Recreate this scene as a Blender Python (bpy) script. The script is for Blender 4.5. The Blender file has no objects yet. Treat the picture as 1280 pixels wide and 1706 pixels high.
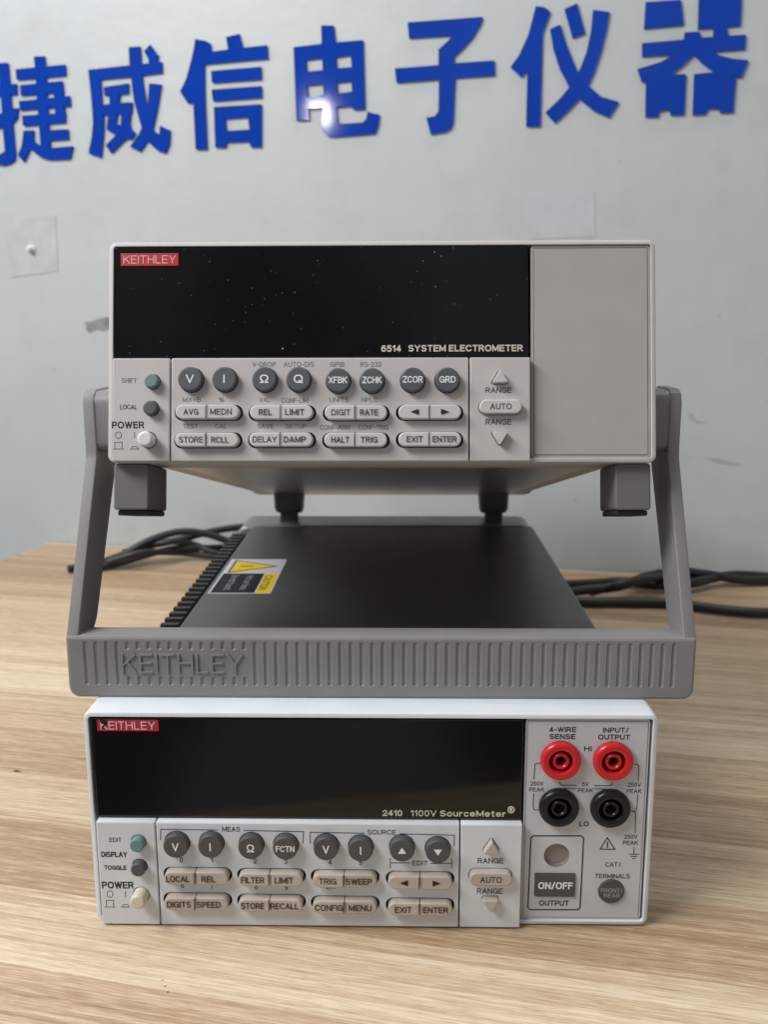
import bpy, math, random
from mathutils import Vector, Matrix
from mathutils.geometry import delaunay_2d_cdt
random.seed(7)
S = 0.001                                  # everything below is laid out in millimetres
sc = bpy.context.scene
col = sc.collection

# ------------------------------------------------------------------ camera
cd = bpy.data.cameras.new('camera')
cam = bpy.data.objects.new('camera', cd)
col.objects.link(cam)
CYAW, CPITCH, CROLL = 0.02021935, 0.19744178, -0.00340425
cd.sensor_fit = 'VERTICAL'
cd.sensor_height = 36.0
cd.lens = 36.0 * 1600.0 / 1706.0
cd.clip_start = 0.01
cd.clip_end = 50
cd.dof.use_dof = True
cd.dof.focus_distance = 0.365
cd.dof.aperture_fstop = 17.0
_r = Vector((math.cos(CYAW), math.sin(CYAW), 0))
_f = Vector((-math.sin(CYAW) * math.cos(CPITCH), math.cos(CYAW) * math.cos(CPITCH), -math.sin(CPITCH)))
_u = _r.cross(_f)
_r2 = _r * math.cos(CROLL) + _u * math.sin(CROLL)
_u2 = _u * math.cos(CROLL) - _r * math.sin(CROLL)
_m = Matrix((_r2, _u2, -_f)).transposed().to_4x4()
_m.translation = Vector((12.5725, -334.134, 230.186)) * S
cam.matrix_world = _m
sc.camera = cam

# ------------------------------------------------------------------ room light
w = bpy.data.worlds.new('World')
sc.world = w
w.use_nodes = True
nt = w.node_tree
bg = nt.nodes['Background']
# a plain room all round: pale walls and ceiling, a darker floor, uneven in brightness
_tc = nt.nodes.new('ShaderNodeTexCoord')
_sx = nt.nodes.new('ShaderNodeSeparateXYZ')
nt.links.new(_tc.outputs['Generated'], _sx.inputs[0])
_no = nt.nodes.new('ShaderNodeTexNoise')
_no.inputs['Scale'].default_value = 3.2
_no.inputs['Detail'].default_value = 2.0
nt.links.new(_tc.outputs['Generated'], _no.inputs['Vector'])
_rp = nt.nodes.new('ShaderNodeValToRGB')
for _e, _p, _c in zip(list(_rp.color_ramp.elements) + [_rp.color_ramp.elements.new(0.5)], (0.0, 1.0, 0.0), ((0.50, 0.47, 0.45, 1), (1.12, 1.12, 1.14, 1), None)):
    if _c: _e.position = _p; _e.color = _c
_rp.color_ramp.elements[1].position = 0.5
_rp.color_ramp.elements[1].color = (0.95, 0.96, 0.98, 1)
_mr = nt.nodes.new('ShaderNodeMapRange')
_mr.inputs[1].default_value = -0.6; _mr.inputs[2].default_value = 0.5
nt.links.new(_sx.outputs['Z'], _mr.inputs[0])
nt.links.new(_mr.outputs[0], _rp.inputs['Fac'])
_mn = nt.nodes.new('ShaderNodeMapRange')
_mn.inputs[1].default_value = 0.42; _mn.inputs[2].default_value = 0.58
_mn.inputs[3].default_value = 0.4; _mn.inputs[4].default_value = 1.6
nt.links.new(_no.outputs['Fac'], _mn.inputs[0])
_mx = nt.nodes.new('ShaderNodeMix')
_mx.data_type = 'RGBA'; _mx.blend_type = 'MULTIPLY'
_mx.inputs[0].default_value = 1.0
nt.links.new(_rp.outputs['Color'], _mx.inputs[6])
nt.links.new(_mn.outputs[0], _mx.inputs[7])
nt.links.new(_mx.outputs[2], bg.inputs['Color'])
bg.inputs['Strength'].default_value = 0.29

def area(name, loc, target, sx, sy, power, rgb):
    l = bpy.data.lights.new(name, 'AREA')
    l.shape = 'RECTANGLE'
    l.size, l.size_y = sx, sy
    l.energy = power
    l.color = rgb
    o = bpy.data.objects.new(name, l)
    col.objects.link(o)
    o.location = loc
    o.rotation_euler = (Vector(target) - Vector(loc)).to_track_quat('-Z', 'Y').to_euler()
    return o
area('ceiling_tube_light', (-0.95, -0.42, 1.2), (-0.05, 0.2, 0.05), 0.9, 0.45, 26.0, (1.0, 1.0, 1.0))
area('ceiling_panel_light', (0.15, 0.36, 1.6), (0.1, 0.2, 0.0), 1.2, 0.3, 7.0, (1.0, 0.99, 0.97))
area('window_light', (-1.7, 0.15, 0.8), (0.0, 0.2, 0.1), 0.8, 0.9, 6.0, (0.90, 0.96, 1.0))
area('far_ceiling_light', (-1.44, -2.02, 1.0), (0.0, 0.5, 0.3), 0.07, 0.07, 2.2, (1.0, 0.98, 0.96))
sc.view_settings.view_transform = 'Standard'
sc.view_settings.look = 'None'
sc.view_settings.exposure = 0.0
sc.view_settings.gamma = 1.0
sc.view_settings.use_curve_mapping = False
sc.render.engine = 'CYCLES'
sc.cycles.use_denoising = True

# ------------------------------------------------------------------ measured layout (mm on the real planes)
CAM = [12.572474145728215, -334.1340648749251, 230.18623854045128, 0.02021935129621588, 0.1974417790017883, -0.0034042547352275032, 1600.0]
UPPER = [3.846635251794541, 34.10234805089413, 175.9745049667161, 0.21645134108056602]
TEXT = [('U', 'panel', 'V-DROP', -45.02, 37.87, 9.07, 1.86, 'teal', 0), ('U', 'panel', 'AUTO-DIS', -31.54, 37.84, 11.84, 1.86, 'teal', 0), ('U', 'panel', 'GPIB', -16.7, 37.8, 5.56, 1.86, 'teal', 0), ('U', 'panel', 'RS-232', -3.73, 37.77, 8.1, 1.86, 'teal', 0), ('U', 'panel', 'MX+B', -73.12, 24.21, 6.99, 1.86, 'teal', 0), ('U', 'panel', '%', -61.48, 24.19, 2.1, 1.86, 'teal', 0), ('U', 'panel', 'VAL', -44.74, 24.16, 4.18, 1.86, 'teal', 0), ('U', 'panel', 'CONF-LIM', -33.13, 23.91, 10.21, 1.86, 'teal', 0), ('U', 'panel', 'UNITS', -15.98, 24.11, 7.41, 1.86, 'teal', 0), ('U', 'panel', 'NPLC', -4.18, 24.09, 6.24, 1.86, 'teal', 0), ('U', 'panel', 'TEST', -73.54, 13.98, 5.82, 1.85, 'teal', 0), ('U', 'panel', 'CAL', -61.67, 13.97, 4.42, 1.86, 'teal', 0), ('U', 'panel', 'SAVE', -44.47, 13.95, 6.27, 1.86, 'teal', 0), ('U', 'panel', 'SETUP', -32.64, 13.94, 8.12, 1.85, 'teal', 0), ('U', 'panel', 'CONF-ARM', -17.58, 13.45, 11.57, 1.85, 'teal', 0), ('U', 'panel', 'CONF-TRIG', -2.78, 13.44, 11.56, 1.85, 'teal', 0), ('U', 'panel', 'RANGE', 45.42, 27.7, 9.89, 2.08, 'black', 0), ('U', 'panel', 'RANGE', 45.4, 15.46, 9.89, 2.08, 'black', 0), ('U', 'panel', 'SHIFT', -97.43, 31.71, 5.84, 1.86, 'grey', 0), ('U', 'panel', 'LOCAL', -97.6, 21.46, 6.54, 1.86, 'black', 0), ('U', 'panel', 'POWER', -97.79, 14.48, 12.61, 2.68, 'black', 1), ('U', 'disp', '6514', 4.09, 44.43, 7.69, 2.58, 'cream', 1), ('U', 'disp', 'SYSTEM ELECTROMETER', 32.95, 44.47, 44.38, 2.57, 'cream', 1), ('L', 'panel', '0', -72.01, 28.08, 1.27, 2.02, 'ink', 0), ('L', 'panel', '1', -60.29, 28.18, 0.69, 2.02, 'ink', 0), ('L', 'panel', '2', -43.77, 27.82, 1.26, 2.02, 'ink', 0), ('L', 'panel', '3', -32.08, 27.67, 1.26, 2.01, 'ink', 0), ('L', 'panel', '4', -15.15, 27.56, 1.26, 2.01, 'ink', 0), ('L', 'panel', '5', -3.49, 27.41, 1.25, 2.01, 'ink', 0), ('L', 'panel', '6', -72.04, 17.32, 1.27, 2.03, 'ink', 0), ('L', 'panel', '7', -60.72, 17.04, 1.27, 2.04, 'ink', 0), ('L', 'panel', '8', -43.63, 16.94, 1.27, 2.04, 'ink', 0), ('L', 'panel', '9', -32.11, 16.79, 1.26, 2.04, 'ink', 0), ('L', 'panel', '+/-', -15.07, 16.69, 3.45, 1.78, 'ink', 0), ('L', 'panel', 'MEAS', -52.49, 40.99, 6.84, 1.98, 'ink', 0), ('L', 'panel', 'SOURCE', 4.55, 40.2, 10.65, 1.98, 'ink', 0), ('L', 'panel', 'EDIT', 19.09, 27.48, 5.7, 2.0, 'ink', 0), ('L', 'panel', 'RANGE', 45.83, 28.71, 9.76, 2.25, 'ink', 0), ('L', 'panel', 'RANGE', 45.81, 15.99, 9.83, 2.28, 'ink', 0), ('L', 'panel', 'EDIT', -96.87, 36.26, 4.59, 1.75, 'ink', 0), ('L', 'panel', 'DISPLAY', -97.69, 30.13, 9.91, 2.26, 'black', 1), ('L', 'panel', 'TOGGLE', -97.56, 24.58, 8.56, 1.9, 'black', 1), ('L', 'panel', 'POWER', -97.06, 17.21, 12.31, 2.93, 'black', 1), ('L', 'disp', '2410', 8.61, 46.58, 7.51, 2.48, 'cream', 1), ('L', 'disp', '1100V', 20.43, 46.55, 9.77, 2.47, 'cream', 0), ('L', 'disp', 'SourceMeter', 39.04, 46.56, 24.94, 2.48, 'cream', 1), ('L', 'disp', '®', 53.5, 48.27, 2.72, 2.96, 'cream', 0), ('L', 'right', '4-WIRE', 71.98, 80.4, 10.0, 2.03, 'ink2', 1), ('L', 'right', 'SENSE', 71.96, 77.63, 9.57, 2.03, 'ink2', 1), ('L', 'right', 'INPUT/', 91.65, 80.26, 9.53, 2.03, 'ink2', 1), ('L', 'right', 'OUTPUT', 91.13, 77.5, 11.77, 2.03, 'ink2', 1), ('L', 'right', 'HI', 81.6, 72.8, 2.79, 1.99, 'ink2', 1), ('L', 'right', 'LO', 81.33, 42.28, 3.63, 2.11, 'ink2', 1), ('L', 'right', '250V', 63.03, 58.64, 4.95, 1.66, 'ink2', 0), ('L', 'right', 'PEAK', 63.0, 56.19, 5.63, 1.67, 'ink2', 0), ('L', 'right', '250V', 99.56, 58.4, 4.93, 1.65, 'ink2', 0), ('L', 'right', 'PEAK', 99.55, 55.81, 5.62, 1.66, 'ink2', 0), ('L', 'right', '5V', 81.24, 58.52, 2.47, 1.66, 'ink2', 0), ('L', 'right', 'PEAK', 81.34, 56.0, 5.62, 1.66, 'ink2', 0), ('L', 'right', '250V', 99.22, 37.07, 4.99, 1.7, 'ink2', 0), ('L', 'right', 'PEAK', 99.2, 34.57, 5.68, 1.7, 'ink2', 0), ('L', 'right', 'CAT I', 92.91, 25.4, 5.71, 1.89, 'ink2', 0), ('L', 'right', 'TERMINALS', 92.99, 20.53, 13.27, 1.91, 'ink2', 0), ('L', 'right', 'OUTPUT', 71.0, 8.83, 11.55, 2.31, 'ink2', 1), ('L', 'right', '!', 90.51, 33.63, 0.5, 2.51, 'ink2', 1), ('L', 'rkey', 'ON/OFF', 71.2, 16.77, 13.31, 2.93, 'white', 1), ('L', 'rkey', 'FRONT/', 92.83, 14.94, 8.48, 1.79, 'lgrey', 0), ('L', 'rkey', 'REAR', 92.92, 12.77, 6.19, 1.79, 'lgrey', 0)]
BTN = [('U', 'round', 'V', -73.14, 31.85, 'dark', (3.0, 3.24)), ('U', 'round', 'I', -59.98, 31.82, 'dark', (0.5, 3.22)), ('U', 'round', 'Ω', -44.53, 31.79, 'dark', (3.22, 3.23)), ('U', 'round', 'Q', -31.41, 31.76, 'dark', (3.45, 3.22)), ('U', 'round', 'XFBK', -16.24, 31.26, 'dark', (7.12, 2.53)), ('U', 'round', 'ZCHK', -3.16, 31.24, 'dark', (7.34, 2.53)), ('U', 'round', 'ZCOR', 12.42, 31.43, 'dark', (7.55, 2.53)), ('U', 'round', 'GRD', 25.69, 31.4, 'dark', (6.17, 2.53)), ('U', 'pair', ('AVG', 'MEDN'), -78.63, -54.16, 19.16, (-72.62, 5.78), (-61.08, 8.3), 2.31), ('U', 'pair', ('REL', 'LIMIT'), -50.02, -25.86, 19.0, (-44.03, 5.06), (-32.76, 7.36), 2.3), ('U', 'pair', ('DIGIT', 'RATE'), -21.27, 2.58, 18.84, (-15.07, 7.34), (-4.29, 6.88), 2.3), ('U', 'pair', ('<', '>'), 6.94, 30.94, 19.03, (13.11, 3.21), (24.78, 3.2), 2.29), ('U', 'pair', ('STORE', 'RCLL'), -78.8, -54.35, 8.45, (-72.57, 9.24), (-61.5, 6.68), 2.31), ('U', 'pair', ('DELAY', 'DAMP'), -50.21, -25.84, 8.54, (-44.22, 9.21), (-32.73, 8.5), 2.3), ('U', 'pair', ('HALT', 'TRIG'), -21.47, 2.59, 8.4, (-15.28, 6.88), (-4.28, 6.41), 2.3), ('U', 'pair', ('EXIT', 'ENTER'), 6.94, 30.94, 8.6, (13.12, 6.17), (24.54, 9.13), 2.29), ('U', 'pill', 'AUTO', 46.0, 21.05, 'key', (8.21, 2.29)), ('U', 'tri_up', '', 45.79, 32.74, 'key', (0.23, 0.23)), ('U', 'tri_down', '', 45.76, 8.92, 'key', (0.22, 0.23)), ('U', 'small', '', -88.17, 31.19, 'teal', (0.23, 0.24)), ('U', 'small', '', -88.58, 20.8, 'dark', (0.23, 0.23)), ('U', 'power', '', -89.82, 8.63, 'white', (0.23, 0.23)), ('L', 'round', 'V', -73.24, 35.24, 'dark', (2.5, 3.23)), ('L', 'round', 'I', -60.06, 35.35, 'dark', (0.5, 3.23)), ('L', 'round', 'Ω', -44.88, 34.98, 'dark', (2.72, 3.23)), ('L', 'round', 'FCTN', -31.76, 34.84, 'dark', (7.01, 2.48)), ('L', 'round', 'V', -16.39, 34.72, 'dark', (2.49, 3.21)), ('L', 'round', 'I', -3.3, 34.33, 'dark', (0.5, 3.22)), ('L', 'round', '^', 12.26, 34.46, 'dark', (3.15, 2.48)), ('L', 'round', 'v', 25.76, 33.83, 'dark', (3.15, 2.48)), ('L', 'pair', ('LOCAL', 'REL'), -78.2, -53.72, 22.06, (-72.93, 8.93), (-61.26, 5.25), 2.52), ('L', 'pair', ('FILTER', 'LIMIT'), -49.86, -25.46, 21.82, (-44.38, 8.9), (-32.52, 7.06), 2.51), ('L', 'pair', ('TRIG', 'SWEEP'), -21.6, 2.73, 21.57, (-15.91, 6.6), (-4.08, 9.77), 2.51), ('L', 'pair', ('<', '>'), 7.04, 31.29, 21.08, (12.94, 3.18), (25.41, 3.17), 2.51), ('L', 'pair', ('DIGITS', 'SPEED'), -78.72, -54.1, 11.31, (-72.96, 9.21), (-61.46, 8.96), 2.55), ('L', 'pair', ('STORE', 'RECALL'), -50.22, -25.67, 10.95, (-44.71, 8.96), (-32.55, 10.78), 2.54), ('L', 'pair', ('CONFIG', 'MENU'), -21.8, 2.68, 10.46, (-15.61, 10.75), (-3.72, 8.68), 2.54), ('L', 'pair', ('EXIT', 'ENTER'), 7.01, 31.41, 9.85, (12.72, 6.39), (25.03, 9.57), 2.54), ('L', 'pill', 'AUTO', 45.83, 22.7, 'key', (8.12, 2.5)), ('L', 'tri_up', '', 45.95, 35.48, 'key', (0.23, 0.24)), ('L', 'tri_down', '', 45.95, 11.25, 'key', (0.23, 0.25)), ('L', 'small', '', -88.0, 35.49, 'teal', (0.23, 0.24)), ('L', 'small', '', -88.09, 25.38, 'dark', (0.23, 0.25)), ('L', 'power', '', -88.2, 13.31, 'cream', (0.23, 0.26))]
LINES = [('L', 'panel', 0, 0.3, [(-79.66, 36.3), (-79.21, 40.78), (-57.52, 40.6)]), ('L', 'panel', 0, 0.3, [(-47.81, 40.53), (-24.97, 40.21), (-25.36, 35.24)]), ('L', 'panel', 0, 0.3, [(-22.56, 35.26), (-22.47, 39.99), (-1.92, 39.73)]), ('L', 'panel', 0, 0.3, [(11.34, 39.61), (32.05, 39.18), (31.92, 34.71)]), ('L', 'panel', 0, 0.3, [(7.81, 29.52), (7.8, 25.25)]), ('L', 'panel', 0, 0.3, [(7.81, 27.51), (15.38, 27.5)]), ('L', 'panel', 0, 0.3, [(22.96, 27.44), (31.16, 27.46)]), ('L', 'panel', 0, 0.3, [(31.14, 29.46), (31.18, 25.45)]), ('L', 'right', 0, 0.3, [(64.36, 66.91), (62.8, 66.9), (62.14, 66.41), (61.85, 60.34)]), ('L', 'right', 0, 0.3, [(61.94, 54.72), (61.86, 49.31), (62.19, 48.08), (64.23, 47.84)]), ('L', 'right', 0, 0.3, [(71.55, 59.43), (71.81, 58.45), (72.49, 58.07), (78.12, 58.01)]), ('L', 'right', 0, 0.3, [(84.64, 57.93), (90.47, 57.97), (91.13, 58.34), (91.31, 59.32)]), ('L', 'right', 0, 0.3, [(71.68, 55.52), (71.87, 56.5), (72.54, 56.75), (78.05, 56.79)]), ('L', 'right', 0, 0.3, [(84.69, 56.66), (90.08, 56.62), (90.88, 56.39), (91.28, 54.92)]), ('L', 'right', 0, 0.3, [(99.19, 66.64), (100.15, 66.65), (100.86, 65.93), (100.93, 59.87)]), ('L', 'right', 0, 0.3, [(100.97, 54.38), (100.91, 48.61), (100.39, 47.62), (98.81, 47.61)]), ('L', 'right', 0, 0.3, [(99.72, 47.56), (100.57, 46.63), (100.77, 38.7)]), ('L', 'right', 0, 0.3, [(100.64, 32.83), (100.67, 29.95)]), ('L', 'right', 0, 0.33, [(98.74, 29.8), (102.61, 29.84)]), ('L', 'right', 0, 0.33, [(99.46, 28.93), (101.97, 28.95)]), ('L', 'right', 0, 0.33, [(100.19, 28.06), (101.33, 28.07)]), ('L', 'right', 1, 0.42, [(90.38, 36.62), (87.83, 31.85), (93.41, 31.77)]), ('L', 'right', 1, 0.5, [(62.26, 37.15), (80.45, 37.29), (81.4, 36.3), (81.1, 7.12), (80.22, 6.08), (61.95, 5.9), (60.99, 6.93), (61.37, 36.14)]), ('U', 'panel', 1, 0.22, [(-100.34, 10.53), (-100.42, 10.04), (-100.67, 9.62), (-101.05, 9.35), (-101.5, 9.25), (-101.94, 9.35), (-102.32, 9.63), (-102.58, 10.04), (-102.67, 10.53), (-102.59, 11.02), (-102.33, 11.43), (-101.96, 11.71), (-101.51, 11.81), (-101.06, 11.71), (-100.68, 11.43), (-100.43, 11.02)]), ('U', 'panel', 0, 0.25, [(-95.21, 11.69), (-95.19, 9.36)]), ('U', 'panel', 0, 0.22, [(-103.57, 5.18), (-102.87, 5.18), (-102.89, 7.74), (-100.08, 7.74), (-100.07, 5.18), (-99.37, 5.18)]), ('U', 'panel', 0, 0.22, [(-102.87, 5.18), (-100.07, 5.18)]), ('U', 'panel', 0, 0.22, [(-97.04, 5.18), (-96.34, 5.18), (-96.11, 6.11), (-94.24, 6.1), (-94.0, 5.18), (-93.3, 5.17)]), ('U', 'panel', 0, 0.22, [(-96.34, 5.18), (-94.0, 5.18)]), ('L', 'panel', 1, 0.22, [(-99.15, 13.36), (-99.27, 12.82), (-99.55, 12.36), (-99.94, 12.05), (-100.39, 11.94), (-100.83, 12.04), (-101.19, 12.34), (-101.42, 12.8), (-101.47, 13.34), (-101.35, 13.88), (-101.07, 14.34), (-100.68, 14.65), (-100.22, 14.76), (-99.79, 14.65), (-99.43, 14.35), (-99.2, 13.9)]), ('L', 'panel', 0, 0.25, [(-94.19, 14.69), (-94.33, 12.12)]), ('L', 'panel', 0, 0.22, [(-102.74, 7.8), (-102.04, 7.81), (-101.87, 10.64), (-99.07, 10.67), (-99.24, 7.83), (-98.54, 7.84)]), ('L', 'panel', 0, 0.22, [(-102.04, 7.81), (-99.24, 7.83)]), ('L', 'panel', 0, 0.22, [(-96.44, 7.86), (-95.74, 7.87), (-95.45, 8.9), (-93.58, 8.92), (-93.41, 7.89), (-92.71, 7.9)]), ('L', 'panel', 0, 0.22, [(-95.74, 7.87), (-93.41, 7.89)])]
RECT = {'U_disp': [(-104.45, 84.68), (57.39, 83.88), (57.31, 40.9), (-104.18, 41.56)], 'U_right': [(58.18, 85.26), (105.29, 85.03), (104.92, 1.15), (58.25, 1.17)], 'U_pan': [(-104.03, 40.35), (57.63, 39.93), (57.55, 0.22), (-103.77, 0.3)], 'U_groove': [(-81.26, 20.97), (33.9, 20.79)], 'U_badge': [(-101.84, 82.07), (-79.2, 81.97), (-79.17, 77.02), (-101.81, 77.12)], 'U_badgetxt': [(-100.89, 81.36), (-80.12, 77.96)], 'U_foot': [(-108.8, 0.03), (-95.78, -18.16), (95.39, -0.06), (108.91, -18.05)], 'U_foot2': [(-107.46, -19.37), (-89.69, -19.36)], 'L_disp': [(-105.19, 85.5), (57.98, 85.14), (57.23, 43.73), (-104.13, 44.5)], 'L_right': [(59.22, 83.66), (104.86, 83.66), (103.45, 2.95), (58.32, 2.5)], 'L_pan': [(-103.69, 44.81), (57.33, 44.06), (57.45, 2.31), (-105.2, 1.96)], 'L_groove': [(-81.2, 23.96), (34.6, 24.98)], 'L_badge': [(-101.86, 84.56), (-78.65, 84.68), (-78.89, 79.89), (-102.16, 79.77)], 'L_badgetxt': [(-100.33, 83.85), (-79.98, 80.61)], 'jacks': [(71.52, 68.65), (90.94, 68.53), (71.4, 49.63), (90.67, 49.4)], 'onoff': [(63.27, 21.41), (78.82, 21.8), (78.71, 11.99), (63.53, 11.85)], 'led': [(71.53, 29.05), (76.42, 29.09)], 'fr': [(92.77, 14.17), (97.79, 14.22)]}
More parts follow.
